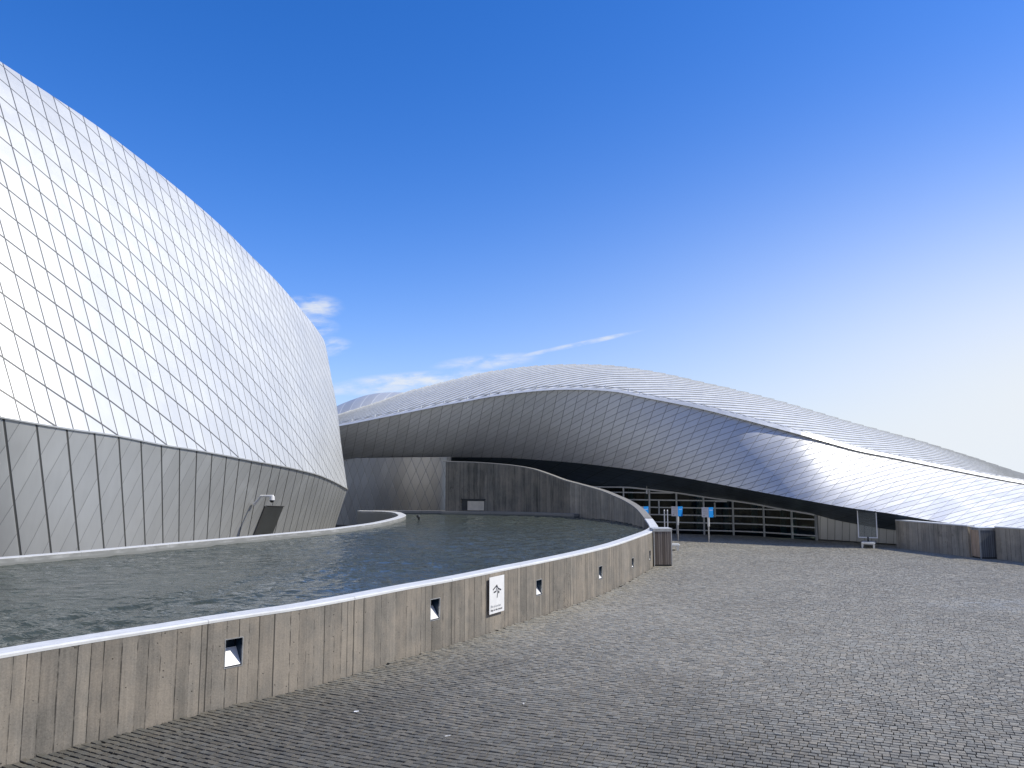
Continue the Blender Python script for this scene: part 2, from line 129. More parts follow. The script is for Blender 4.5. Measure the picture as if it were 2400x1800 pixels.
  'LM': [(-25.215,19.496,20.789),(-24.35,19.66,20.318),(-23.458,19.778,19.823),(-22.609,19.875,19.349),(-21.801,19.975,18.897),(-21.038,20.098,18.475),(-20.324,20.259,18.09),(-19.658,20.473,17.739),(-19.055,20.752,17.427),(-18.518,21.103,17.154),(-18.076,21.503,16.938),(-17.729,21.886,16.774),(-17.423,22.262,16.629),(-17.127,22.659,16.49),(-16.846,23.063,16.356),(-16.577,23.475,16.226),(-16.323,23.892,16.101),(-16.087,24.302,15.985),(-15.861,24.711,15.873),(-15.639,25.122,15.768),(-15.419,25.531,15.665),(-15.198,25.935,15.554),(-14.975,26.322,15.427),(-14.759,26.694,15.29),(-14.547,27.06,15.147),(-14.335,27.423,14.997),(-14.124,27.777,14.846),(-13.919,28.115,14.698),(-13.714,28.441,14.549),(-13.505,28.766,14.392),(-13.296,29.078,14.231),(-13.095,29.366,14.07),(-12.895,29.641,13.905),(-12.685,29.915,13.73),(-12.476,30.177,13.551),(-12.282,30.416,13.38),(-12.093,30.649,13.205),(-11.89,30.902,13.006),(-11.697,31.148,12.806),(-11.54,31.355,12.638),(-11.393,31.557,12.478),(-11.233,31.786,12.303),(-11.075,32.021,12.135),(-10.925,32.241,11.979),(-10.782,32.449,11.83),(-10.654,32.637,11.693),(-10.531,32.819,11.557),(-10.408,33.003,11.414),(-10.288,33.187,11.267),(-10.171,33.371,11.116),(-10.06,33.552,10.967),(-9.96,33.718,10.829),(-9.865,33.881,10.693),(-9.767,34.056,10.548),(-9.673,34.229,10.406),(-9.592,34.382,10.277),(-9.515,34.528,10.153),(-9.44,34.677,10.028),(-9.367,34.82,9.905),(-9.299,34.953,9.789),(-9.233,35.079,9.676),(-9.168,35.204,9.561),(-9.105,35.321,9.445),(-9.046,35.428,9.332),(-8.988,35.528,9.217),(-8.93,35.625,9.098),(-8.874,35.717,8.977),(-8.817,35.804,8.854),(-8.762,35.888,8.731),(-8.707,35.965,8.61),(-8.653,36.04,8.489)],
  'Lb': [(-17.109,18.382,-0.05),(-16.592,18.602,-0.05),(-16.056,18.8,-0.05),(-15.55,18.987,-0.05),(-15.075,19.183,-0.05),(-14.638,19.399,-0.05),(-14.24,19.644,-0.05),(-13.855,19.895,-0.05),(-13.483,20.148,-0.05),(-13.142,20.437,-0.05),(-12.864,20.77,-0.05),(-12.655,21.105,-0.05),(-12.475,21.442,-0.05),(-12.304,21.805,-0.05),(-12.146,22.181,-0.05),(-11.999,22.567,-0.05),(-11.863,22.957,-0.05),(-11.74,23.339,-0.05),(-11.626,23.718,-0.05),(-11.518,24.101,-0.05),(-11.417,24.483,-0.05),(-11.317,24.861,-0.05),(-11.218,25.226,-0.05),(-11.121,25.574,-0.05),(-11.026,25.915,-0.05),(-10.93,26.258,-0.05),(-10.836,26.599,-0.05),(-10.749,26.932,-0.05),(-10.669,27.264,-0.05),(-10.591,27.606,-0.05),(-10.52,27.948,-0.05),(-10.457,28.276,-0.05),(-10.402,28.603,-0.05),(-10.357,28.947,-0.05),(-10.322,29.291,-0.05),(-10.283,29.602,-0.05),(-10.227,29.891,-0.05),(-10.148,30.2,-0.05),(-10.059,30.498,-0.05),(-9.978,30.747,-0.05),(-9.899,30.987,-0.05),(-9.809,31.26,-0.05),(-9.719,31.542,-0.05),(-9.636,31.818,-0.05),(-9.561,32.088,-0.05),(-9.495,32.335,-0.05),(-9.43,32.561,-0.05),(-9.362,32.782,-0.05),(-9.294,32.997,-0.05),(-9.228,33.211,-0.05),(-9.165,33.42,-0.05),(-9.11,33.613,-0.05),(-9.057,33.807,-0.05),(-9.004,34.02,-0.05),(-8.954,34.236,-0.05),(-8.913,34.433,-0.05),(-8.876,34.626,-0.05),(-8.84,34.829,-0.05),(-8.806,35.034,-0.05),(-8.777,35.233,-0.05),(-8.751,35.431,-0.05),(-8.726,35.632,-0.05),(-8.702,35.829,-0.05),(-8.681,36.01,-0.05),(-8.662,36.183,-0.05),(-8.642,36.351,-0.05),(-8.624,36.512,-0.05),(-8.606,36.665,-0.05),(-8.588,36.81,-0.05),(-8.571,36.945,-0.05),(-8.553,37.074,-0.05)],
  'outer': [(-5.34,8.286),(-5.08,8.653),(-4.693,9.147),(-4.281,9.648),(-3.78,10.281),(-3.485,10.608),(-3.01,11.132),(-2.404,11.997),(-1.763,13.001),(-1.133,13.905),(-0.594,14.77),(0.0,15.766),(0.448,16.476),(1.452,18.184),(2.565,20.34),(3.822,23.383),(4.506,25.19),(5.01,26.692)],
  'isl': [(-11.299,17.278),(-10.221,18.794),(-9.041,20.875),(-7.544,23.387),(-6.076,26.001),(-5.615,27.347),(-5.079,29.156),(-4.819,30.917),(-4.658,33.19),(-4.745,34.855),(-4.988,35.938),(-5.343,37.17),(-5.98,38.235),(-6.677,38.747)],
  'misc': {'n1':[-3.669,10.457,0.47],'sign':[-0.325,15.396,0.3]},
  'post': [(7.407,34.762),(8.56,33.918),(6.078,34.762)],
  'bin1': [(4.564,25.333),(5.171,25.333)],
  'bin2': [(16.464,28.124),(16.441,27.504),(16.832,27.171)],
  'r1': [(15.477,31.438),(16.384,28.04)],
  'r2': [(16.957,27.369),(17.298,26.467)],
  'stand': [(6.337,30.249),(14.469,31.263),(14.224,31.175)],
  'glass': [[1240.0,0.943,42.728],[1260.0,1.406,42.474],[1280.0,1.864,42.227],[1300.0,2.317,41.983],[1320.0,2.764,41.739],[1340.0,3.206,41.492],[1360.0,3.642,41.241],[1380.0,4.071,40.982],[1400.0,4.494,40.712],[1420.0,4.908,40.425],[1440.0,5.314,40.118],[1460.0,5.713,39.818],[1480.0,6.112,39.55],[1500.0,6.511,39.326],[1520.0,6.911,39.134],[1540.0,7.311,38.965],[1560.0,7.711,38.809],[1580.0,8.107,38.657],[1600.0,8.499,38.5],[1620.0,8.889,38.35],[1640.0,9.281,38.221],[1660.0,9.673,38.102],[1680.0,10.062,37.982],[1700.0,10.445,37.851],[1720.0,10.818,37.697],[1740.0,11.178,37.509],[1760.0,11.521,37.279],[1780.0,11.845,37.003],[1800.0,12.15,36.694],[1820.0,12.441,36.361],[1840.0,12.721,36.015],[1860.0,12.991,35.666],[1880.0,13.257,35.326],[1900.0,13.523,35.006],[1920.0,13.792,34.71],[1940.0,14.059,34.425],[1960.0,14.323,34.148],[1980.0,14.584,33.878],[2000.0,14.841,33.613],[2020.0,15.093,33.351],[2040.0,15.34,33.091],[2060.0,15.582,32.83],[2080.0,15.816,32.567],[2100.0,16.043,32.3],[2120.0,16.261,32.027]],
  'mull': [[2.317,41.983],[3.424,41.367],[4.598,40.642],[5.713,39.818],[6.911,39.134],[8.166,38.634],[9.399,38.185],[10.707,37.746],[11.923,36.929],[12.857,35.84],[13.604,34.915]],
  'paper': [(-1.965,10.102),(-0.737,9.185),(0.15,10.427),(0.517,9.435),(-0.421,8.461)],
  'streak': [(4.616,24.242)],
  'cam': [(-9.072,28.3,2.103),(-8.334,27.3,2.224)],
  'duct': (-4.05,33.896,0.97),
  'niche': [(-3.66,10.414),(-1.304,13.66),(0.585,16.708),(2.169,19.572),(3.46,22.506),(4.355,24.792)],
  'signp': [(-0.463,14.989),(-0.181,15.462)],
  'ramp': [(4.855,28.4,1.238),(4.947,29.2,1.33),(4.872,30.6,1.615),(4.69,32.2,1.84),(4.432,33.3,1.999),(3.962,34.6,2.224),(3.402,35.5,2.398),(2.885,36.1,2.545),(2.381,36.6,2.699),(1.715,37.0,2.959),(1.033,37.4,3.193),(0.042,37.8,3.373),(-0.905,38.1,3.471),(-1.863,38.3,3.536),(-2.852,38.5,3.571),(-3.436,38.6,3.594)],
  'winb': [(-2.421,38.3,1.662),(-1.279,38.2,1.147)],
  'FR': [(-17.215,62.0,6.352),(-15.186,62.0,7.663),(-14.114,62.0,8.355),(-13.074,62.0,8.807),(-11.821,62.0,9.234),(-10.572,62.0,9.45),(-8.692,62.0,9.485),(-6.23,62.0,9.189),(-3.456,62.0,8.425)],
  'FB': [(-15.267,55.0,5.821),(-13.435,55.0,5.821),(-12.47,55.0,5.821),(-11.542,55.0,5.821),(-10.427,55.0,5.821),(-9.322,55.0,5.821),(-7.664,55.0,5.821),(-5.496,55.0,5.821),(-3.053,55.0,5.821)],
  'lamp': (6.767,38.9,2.17),
}


# ------------------------------------------------------------------ object helpers
def link(o, parent=None):
    col.objects.link(o)
    if parent is not None: o.parent = parent
    return o
def tag(o, label=None, cat=None, group=None, kind=None):
    if label: o['label'] = label
    if cat: o['category'] = cat
    if group: o['group'] = group
    if kind: o['kind'] = kind
    return o
def empty(name, loc, rz=0.0):
    o = bpy.data.objects.new(name, None); o.location = loc; o.rotation_euler = (0, 0, rz); o.empty_display_size = 0.2
    return link(o)
def mesh_obj(name, verts, faces, mat, parent=None, uvs=None, smooth=False, auto=None):
    """uvs: one pair per vertex. vertices are world coordinates relative to the parent's location"""
    me = bpy.data.meshes.new(name)
    off = Vector((0, 0, 0)); q = parent
    while q is not None:
        if q.get('_local') is not None: off = Vector((0, 0, 0)); break
        off += Vector(q.location); q = q.parent
    me.from_pydata([Vector(v) - off for v in verts], [], faces)
    if uvs is not None:
        uvl = me.uv_layers.new(name='UVMap')
        idx = np.empty(len(me.loops), dtype=np.int32); me.loops.foreach_get('vertex_index', idx)
        arr = np.array(uvs, dtype=np.float32)[idx]; uvl.data.foreach_set('uv', arr.ravel())
    me.materials.append(mat)
    if smooth: me.polygons.foreach_set('use_smooth', [True]*len(me.polygons))
    me.update()
    return link(bpy.data.objects.new(name, me), parent)
def bm_obj(name, bm, mat, parent=None, bevel=0.0):
    if bevel > 0:
        bmesh.ops.bevel(bm, geom=list(bm.edges), offset=bevel, segments=2, affect='EDGES', profile=0.5)
    me = bpy.data.meshes.new(name); bm.to_mesh(me); bm.free(); me.materials.append(mat)
    return link(bpy.data.objects.new(name, me), parent)
def box(bm, x0, x1, y0, y1, z0, z1):
    v = [bm.verts.new(p) for p in ((x0,y0,z0),(x1,y0,z0),(x1,y1,z0),(x0,y1,z0),(x0,y0,z1),(x1,y0,z1),(x1,y1,z1),(x0,y1,z1))]
    for f in ((0,3,2,1),(4,5,6,7),(0,1,5,4),(1,2,6,5),(2,3,7,6),(3,0,4,7)): bm.faces.new([v[i] for i in f])
def tube(bm, p0, p1, r, seg=10, r2=None):
    p0 = Vector(p0); p1 = Vector(p1); ax = (p1-p0).normalized(); u = ax.orthogonal().normalized(); w = ax.cross(u)
    r2 = r if r2 is None else r2
    a = [bm.verts.new(p0 + (u*math.cos(t)+w*math.sin(t))*r) for t in [2*math.pi*i/seg for i in range(seg)]]
    b = [bm.verts.new(p1 + (u*math.cos(t)+w*math.sin(t))*r2) for t in [2*math.pi*i/seg for i in range(seg)]]
    for i in range(seg): bm.faces.new((a[i], a[(i+1)%seg], b[(i+1)%seg], b[i]))
    bm.faces.new(a[::-1]); bm.faces.new(b)
def grid_faces(nu, nv, off=0, flip=False):
    fs = []
    for i in range(nu-1):
        for j in range(nv-1):
            a, b, c, d_ = off+i*nv+j, off+(i+1)*nv+j, off+(i+1)*nv+j+1, off+i*nv+j+1
            fs.append((a, d_, c, b) if flip else (a, b, c, d_))
    return fs
def smooth_line(pts, step):
    """centripetal-ish catmull-rom through pts (any dimension), resampled to about step metres"""
    P = np.array(pts, float); out = []
    Q = np.vstack([2*P[0]-P[1], P, 2*P[-1]-P[-2]])
    for i in range(1, len(Q)-2):
        for t in np.linspace(0, 1, 40, endpoint=False):
            p0, p1, p2, p3 = Q[i-1], Q[i], Q[i+1], Q[i+2]
            t01 = np.linalg.norm((p1-p0)[:2])**.5+1e-6; t12 = np.linalg.norm((p2-p1)[:2])**.5+1e-6; t23 = np.linalg.norm((p3-p2)[:2])**.5+1e-6
            m1 = (p2-p1 + t12*((p1-p0)/t01-(p2-p0)/(t01+t12))); m2 = (p2-p1 + t12*((p3-p2)/t23-(p3-p1)/(t12+t23)))
            out.append((2*t**3-3*t**2+1)*p1+(t**3-2*t**2+t)*m1+(-2*t**3+3*t**2)*p2+(t**3-t**2)*m2)
    out.append(P[-1]); out = np.array(out)
    s = np.concatenate([[0], np.cumsum(np.linalg.norm(np.diff(out[:, :2], axis=0), axis=1))])
    n = max(2, int(round(s[-1]/step))+1); ss = np.linspace(0, s[-1], n)
    return np.stack([np.interp(ss, s, out[:, k]) for k in range(out.shape[1])], 1), ss
def normals2(P):
    """right-hand normals of a plan polyline"""
    T = np.gradient(P[:, :2], axis=0); T /= np.linalg.norm(T, axis=1)[:, None]
    return np.stack([T[:, 1], -T[:, 0]], 1)

# ------------------------------------------------------------------ materials
def new_mat(name):
    m = bpy.data.materials.new(name); m.use_nodes = True; nt = NT(m.node_tree); nt.n.clear()
    p = nt.node('ShaderNodeBsdfPrincipled'); o = nt.node('ShaderNodeOutputMaterial'); nt.l.new(p.outputs[0], o.inputs[0])
    return m, nt, p
def plain(name, colour, rough=0.5, metal=0.0, var=0.12, scale=6.0, bump=0.0):
    m, nt, p = new_mat(name)
    tc = nt.node('ShaderNodeTexCoord'); n, _ = nt.noise(tc.outputs['Object'], scale, 5.0, 0.6)
    dark = tuple(c*(1-var) for c in colour) + (1,); lite = tuple(min(1, c*(1+var)) for c in colour) + (1,)
    nt.put(p.inputs['Base Color'], nt.mix(nt.ramp(n, 0.3, 0.7), dark, lite))
    nt.put(p.inputs['Roughness'], nt.ramp(n, 0.2, 0.8, rough*0.85, min(1, rough*1.15))); p.inputs['Metallic'].default_value = metal
    if bump: nt.put(p.inputs['Normal'], nt.bump(n, bump))
    return m
def cladding(name, base, metal, rough, wp, wq, qa=1.0, drift=False, tilt=0.03, var=0.06, seam=0.12, bumpd=0.006, shingle=0.0, stain=0.06, waviness=0.012):
    """metal panels in a two-way seam net read from the UVs (u and v count the two seam families)"""
    m, nt, p = new_mat(name)
    uv = nt.node('ShaderNodeUVMap'); u, v, _ = nt.xyz(uv.outputs[0])
    tc = nt.node('ShaderNodeTexCoord')
    geo = nt.node('ShaderNodeNewGeometry')
    lp = nt.line(u, wp); lq = nt.math('MULTIPLY', nt.line(v, wq), qa)
    if drift:   # the lap seams open up towards the right-hand end
        xw = nt.xyz(geo.outputs['Position'])[0]
        lp = nt.math('MULTIPLY', lp, nt.ramp(xw, 2.0, 15.0, 0.45, 1.0)); lq = nt.math('MULTIPLY', lq, nt.ramp(xw, 6.0, 16.0, 0.9, 0.5))
    ln = nt.math('MAXIMUM', lp, lq)
    wn = nt.node('ShaderNodeTexWhiteNoise', noise_dimensions='3D')
    nt.put(wn.inputs['Vector'], nt.comb(nt.math('FLOOR', u), nt.math('FLOOR', v), 1.0))
    rc = nt.vmath('SUBTRACT', wn.outputs['Color'], (0.5, 0.5, 0.5))
    _, nc = nt.noise(tc.outputs['Object'], 1.3, 2.0, 0.5)
    wav = nt.vmath('SUBTRACT', nc, (0.5, 0.5, 0.5))
    nrm = nt.vmath('ADD', geo.outputs['Normal'], nt.vmath('SCALE', rc, scale=tilt))
    nrm = nt.vmath('NORMALIZE', nt.vmath('ADD', nrm, nt.vmath('SCALE', wav, scale=waviness)))
    h = nt.math('MULTIPLY', ln, -1.0)
    if shingle: h = nt.math('ADD', h, nt.math('MULTIPLY', nt.math('FRACT', u), -shingle))
    nt.put(p.inputs['Normal'], nt.bump(h, bumpd, 1.0, nrm))
    n1, _ = nt.noise(tc.outputs['Object'], 0.6, 6.0, 0.65)
    n2, _ = nt.noise(nt.vmath('MULTIPLY', tc.outputs['Object'], (6.0, 6.0, 0.5)), 1.0, 4.0, 0.6)
    k = nt.math('ADD', nt.math('MULTIPLY', nt.math('SUBTRACT', wn.outputs['Value'], 0.5), var*2),
                nt.math('MULTIPLY', nt.math('SUBTRACT', nt.math('ADD', n1, n2), 1.0), stain*2))
    k = nt.math('ADD', k, 1.0)
    c = nt.vmath('SCALE', base, scale=k)
    c = nt.mix(ln, c, tuple(b*seam for b in base) + (1,))
    nt.put(p.inputs['Base Color'], c)
    nt.put(p.inputs['Metallic'], nt.math('MULTIPLY', nt.math('SUBTRACT', 1.0, ln), metal))
    nt.put(p.inputs['Roughness'], nt.ramp(n1, 0.25, 0.75, rough*0.88, rough*1.12))
    return m
def concrete(name, base, dark_streak=0.0, boards=True, bw=0.17):
    """board-marked concrete: UV u = metres along, v = metres up"""
    m, nt, p = new_mat(name)
    uv = nt.node('ShaderNodeUVMap'); u, v, _ = nt.xyz(uv.outputs[0])
    warp, _ = nt.noise(nt.comb(nt.math('MULTIPLY', u, 0.4), v, 0.0), 1.6, 2.0)
    uu = nt.math('ADD', u, nt.math('MULTIPLY', warp, 0.012))
    # uneven board widths
    wob, _ = nt.noise(None, 1.0, 0.0, 0.5, dim='1D', w=nt.math('MULTIPLY', u, 1.7))
    bi = nt.math('ADD', nt.math('DIVIDE', uu, bw), nt.math('MULTIPLY', wob, 1.6))
    wn = nt.node('ShaderNodeTexWhiteNoise', noise_dimensions='1D'); nt.put(wn.inputs['W'], nt.math('FLOOR', bi))
    wn2 = nt.node('ShaderNodeTexWhiteNoise', noise_dimensions='1D'); nt.put(wn2.inputs['W'], nt.math('FLOOR', nt.math('ADD', nt.math('ADD', bi, 0.5), 31.0)))
    lw, _ = nt.noise(nt.comb(u, v, 3.0), 5.0, 3.0)
    lines = nt.math('MULTIPLY', nt.line(bi, 0.035, 0.7), nt.ramp(nt.math('ADD', lw, nt.math('MULTIPLY', wn2.outputs['Value'], 0.35)), 0.45, 0.75))
    joint = nt.line(nt.math('DIVIDE', nt.math('ADD', u, nt.math('MULTIPLY', warp, 0.02)), 2.4), 0.0035, 0.6)
    lines = nt.math('MAXIMUM', lines, joint)
    grain, _ = nt.noise(nt.comb(nt.math('MULTIPLY', u, 26.0), nt.math('MULTIPLY', v, 1.1), 0.0), 1.0, 5.0, 0.62)
    blot, _ = nt.noise(nt.comb(u, nt.math('MULTIPLY', v, 0.8), 9.0), 1.7, 6.0, 0.68)
    fine, _ = nt.noise(nt.comb(u, v, 5.0), 42.0, 4.0, 0.7)
    strk, _ = nt.noise(nt.comb(nt.math('MULTIPLY', u, 3.2), nt.math('MULTIPLY', v, 0.22), 2.0), 1.0, 5.0, 0.7)
    k = nt.math('ADD', 1.0, nt.math('MULTIPLY', nt.math('SUBTRACT', wn.outputs['Value'], 0.5), 0.26))
    k = nt.math('ADD', k, nt.math('MULTIPLY', nt.math('SUBTRACT', grain, 0.5), 0.62))
    k = nt.math('ADD', k, nt.math('MULTIPLY', nt.math('SUBTRACT', blot, 0.5), 1.3))
    k = nt.math('ADD', k, nt.math('MULTIPLY', nt.math('SUBTRACT', fine, 0.5), 0.8))
    warm = nt.mix(nt.ramp(blot, 0.35, 0.65), tuple(base) + (1,), (base[0]*1.03, base[1]*0.98, base[2]*0.93, 1))
    c = nt.vmath('SCALE', warm, scale=k)
    if dark_streak: c = nt.mix(nt.math('MULTIPLY', nt.ramp(strk, 0.48, 0.68), dark_streak), c, (base[0]*0.22, base[1]*0.25, base[2]*0.26, 1))
    vor = nt.node('ShaderNodeTexVoronoi', feature='F1'); nt.put(vor.inputs['Vector'], nt.comb(u, v, 0.0)); vor.inputs['Scale'].default_value = 11.0
    holes = nt.math('MULTIPLY', nt.ramp(vor.outputs['Distance'], 0.06, 0.12, 1.0, 0.0), nt.ramp(nt.xyz(vor.outputs['Color'])[0], 0.66, 0.70))
    vor2 = nt.node('ShaderNodeTexVoronoi', feature='F1'); nt.put(vor2.inputs['Vector'], nt.comb(u, v, 0.0)); vor2.inputs['Scale'].default_value = 34.0
    holes2 = nt.math('MULTIPLY', nt.ramp(vor2.outputs['Distance'], 0.08, 0.16, 1.0, 0.0), nt.ramp(nt.xyz(vor2.outputs['Color'])[0], 0.82, 0.86))
    # a few wandering cracks
    cr, _ = nt.noise(nt.comb(nt.math('MULTIPLY', u, 0.55), nt.math('MULTIPLY', v, 0.25), 7.0), 1.0, 6.0, 0.6)
    crack = nt.math('MULTIPLY', nt.ramp(nt.math('ABSOLUTE', nt.math('SUBTRACT', cr, 0.62)), 0.0, 0.0035, 1.0, 0.0), 0.8)
    marks = nt.math('MAXIMUM', nt.math('MAXIMUM', holes, nt.math('MULTIPLY', holes2, 0.7)), crack)
    if boards: marks = nt.math('MAXIMUM', marks, lines)
    c = nt.mix(nt.math('MULTIPLY', marks, 0.8), c, (base[0]*0.16, base[1]*0.16, base[2]*0.16, 1))
    nt.put(p.inputs['Base Color'], c); p.inputs['Roughness'].default_value = 0.85; p.inputs['Specular IOR Level'].default_value = 0.25
    h = nt.math('ADD', nt.math('MULTIPLY', marks, -1.0), nt.math('ADD', nt.math('MULTIPLY', fine, 0.25), nt.math('MULTIPLY', wn.outputs['Value'], 0.35)))
    nt.put(p.inputs['Normal'], nt.bump(h, 0.006))
    return m

M_clad_up = cladding('cladding_bright', (0.60, 0.615, 0.615), 0.25, 0.50, 0.028, 0.032, tilt=0.016, var=0.04, seam=0.13)
M_clad_low = cladding('cladding_lower', (0.60, 0.61, 0.605), 0.50, 0.42, 0.034, 0.016, tilt=0.03, var=0.035, seam=0.12, qa=0.5, bumpd=0.015)
M_facade = cladding('cladding_facade', (0.66, 0.665, 0.67), 0.60, 0.55, 0.040, 0.020, drift=True, tilt=0.055, var=0.05, seam=0.36, bumpd=0.012, shingle=1.8)
M_roof = plain('roof_metal', (0.80, 0.81, 0.80), 0.45, 0.12, 0.05, 1.5)
M_lap_shade = plain('painted_lap_shade', (0.40, 0.41, 0.41), 0.5, 0.2)  # darker tone on the roof's step faces, painted for shade under each lap
M_roof_far = cladding('cladding_far_roof', (0.60, 0.61, 0.60), 0.3, 0.45, 0.03, 0.03, seam=1.3)
M_yard = cladding('cladding_courtyard', (0.50, 0.48, 0.455), 0.80, 0.36, 0.022, 0.018, tilt=0.03, seam=0.4)
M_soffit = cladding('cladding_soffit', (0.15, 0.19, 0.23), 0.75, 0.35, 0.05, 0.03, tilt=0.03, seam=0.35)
M_panel = cladding('cladding_plinth', (0.50, 0.51, 0.51), 0.7, 0.42, 0.03, 0.02, tilt=0.03, seam=0.4)
M_fascia = plain('white_metal', (0.80, 0.81, 0.80), 0.35, 0.3, 0.05, 3.0)
M_steel = plain('galvanised_steel', (0.62, 0.63, 0.64), 0.35, 0.8, 0.1, 9.0)
M_dark = plain('dark_steel', (0.045, 0.05, 0.055), 0.45, 0.5, 0.2, 5.0)
M_door = plain('door_metal', (0.16, 0.17, 0.17), 0.4, 0.7, 0.08, 1.5)
M_white = plain('white_paint', (0.80, 0.80, 0.80), 0.45, 0.0, 0.04, 5.0)
M_blue = plain('blue_sign_paint', (0.015, 0.27, 0.75), 0.4, 0.0, 0.05, 8.0)
M_bluegrey = plain('blue_grey_metal', (0.20, 0.225, 0.24), 0.5, 0.2, 0.08, 8.0)
M_signback = plain('pale_sign_paint', (0.60, 0.60, 0.66), 0.45, 0.0, 0.04, 8.0)
M_ink = plain('dark_print', (0.05, 0.05, 0.06), 0.6)
M_ink_pale = plain('grey_print', (0.42, 0.43, 0.45), 0.6)
M_concrete = concrete('board_marked_concrete', (0.240, 0.222, 0.194), 0.3)
M_concrete_dark = concrete('weathered_concrete', (0.22, 0.205, 0.172), 0.75)
M_concrete_low = concrete('shaded_wall_concrete', (0.36, 0.335, 0.285), 0.4)
M_niche = plain('niche_blue', (0.012, 0.035, 0.07), 0.4, 0.2)
M_mullion = plain('mullion_metal', (0.55, 0.57, 0.58), 0.45, 0.4, 0.06, 5.0)
M_teal = plain('teal_column', (0.03, 0.12, 0.14), 0.4, 0.0)
M_int = plain('interior_dark', (0.015, 0.03, 0.05), 0.7)
M_sill = plain('cream_block', (0.62, 0.55, 0.44), 0.7, 0, 0.1, 4)

def coping_mat(name, base):
    m, nt, p = new_mat(name)
    uv = nt.node('ShaderNodeUVMap'); u, v, _ = nt.xyz(uv.outputs[0]); tc = nt.node('ShaderNodeTexCoord')
    n, _ = nt.noise(tc.outputs['Object'], 5.0, 7.0, 0.7); n2, _ = nt.noise(nt.comb(nt.math('MULTIPLY', u, 0.6), nt.math('MULTIPLY', v, 14.0), 0.0), 1.0, 5.0, 0.7)
    k = nt.math('ADD', 1.0, nt.math('MULTIPLY', nt.math('SUBTRACT', nt.math('ADD', n, n2), 1.0), 0.5))
    j = nt.line(nt.math('DIVIDE', u, 2.4), 0.003)
    c = nt.mix(nt.math('MULTIPLY', j, 0.6), nt.vmath('SCALE', base, scale=k), tuple(b*0.3 for b in base) + (1,))
    wz = nt.xyz(nt.node('ShaderNodeNewGeometry').outputs['Position'])[2]
    tide = nt.math('MULTIPLY', nt.ramp(nt.math('ADD', wz, nt.math('MULTIPLY', n2, 0.05)), 1.02, 1.06, 1.0, 0.0), 0.75)
    c = nt.mix(tide, c, (0.10, 0.11, 0.10, 1))
    nt.put(p.inputs['Base Color'], c); p.inputs['Roughness'].default_value = 0.7
    nt.put(p.inputs['Normal'], nt.bump(n, 0.006))
    return m
M_coping = coping_mat('pale_coping', (0.64, 0.65, 0.65))
M_ring = coping_mat('ring_coping', (0.60, 0.605, 0.60))
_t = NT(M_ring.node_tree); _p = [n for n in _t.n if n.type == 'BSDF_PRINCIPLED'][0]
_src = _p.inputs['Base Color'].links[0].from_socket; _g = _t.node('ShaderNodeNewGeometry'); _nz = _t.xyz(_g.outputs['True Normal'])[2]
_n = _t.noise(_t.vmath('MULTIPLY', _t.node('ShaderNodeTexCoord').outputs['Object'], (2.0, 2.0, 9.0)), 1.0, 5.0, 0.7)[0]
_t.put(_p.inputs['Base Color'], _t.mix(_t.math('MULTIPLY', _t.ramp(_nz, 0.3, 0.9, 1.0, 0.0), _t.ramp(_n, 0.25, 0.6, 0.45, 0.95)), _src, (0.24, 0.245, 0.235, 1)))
M_coping_grey = coping_mat('grey_coping', (0.27, 0.26, 0.235))

def timber(name, c0, c1, bw=0.072):
    m, nt, p = new_mat(name)
    uv = nt.node('ShaderNodeUVMap'); u, v, _ = nt.xyz(uv.outputs[0])
    b = nt.math('DIVIDE', u, bw); wn = nt.node('ShaderNodeTexWhiteNoise', noise_dimensions='1D'); nt.put(wn.inputs['W'], nt.math('FLOOR', b))
    g, _ = nt.noise(nt.comb(nt.math('MULTIPLY', u, 90.0), nt.math('MULTIPLY', v, 2.5), wn.outputs['Value']), 1.0, 5.0, 0.6)
    c = nt.mix(wn.outputs['Value'], tuple(c0) + (1,), tuple(c1) + (1,))
    c = nt.vmath('SCALE', c, scale=nt.ramp(g, 0.2, 0.8, 0.65, 1.25))
    l = nt.line(b, 0.07)
    nt.put(p.inputs['Base Color'], nt.mix(l, c, (0.01, 0.01, 0.01, 1))); p.inputs['Roughness'].default_value = 0.75
    nt.put(p.inputs['Normal'], nt.bump(nt.math('MULTIPLY', l, -1.0), 0.01))
    return m
M_timber = timber('weathered_timber', (0.15, 0.12, 0.10), (0.27, 0.23, 0.20))
M_timber_lit = timber('painted_lit_timber', (0.52, 0.37, 0.25), (0.62, 0.46, 0.32))
M_timber_dark = timber('dark_timber', (0.13, 0.14, 0.15), (0.19, 0.20, 0.21))

# glass: a tinted pane that shows a little of the dark room behind and mirrors the plaza
M_glass, gnt, gp = new_mat('tinted_glass')
gl = gnt.node('ShaderNodeBsdfGlossy'); gl.inputs['Roughness'].default_value = 0.03; gl.inputs['Color'].default_value = (0.75, 0.85, 0.9, 1)
tr = gnt.node('ShaderNodeBsdfTransparent'); tr.inputs['Color'].default_value = (0.30, 0.42, 0.45, 1)
fr = gnt.node('ShaderNodeFresnel'); fr.inputs['IOR'].default_value = 1.35
mx = gnt.node('ShaderNodeMixShader'); gnt.l.new(fr.outputs[0], mx.inputs[0]); gnt.l.new(tr.outputs[0], mx.inputs[1]); gnt.l.new(gl.outputs[0], mx.inputs[2])
gnt.n.remove(gp); gnt.l.new(mx.outputs[0], [n for n in gnt.n if n.type == 'OUTPUT_MATERIAL'][0].inputs[0])

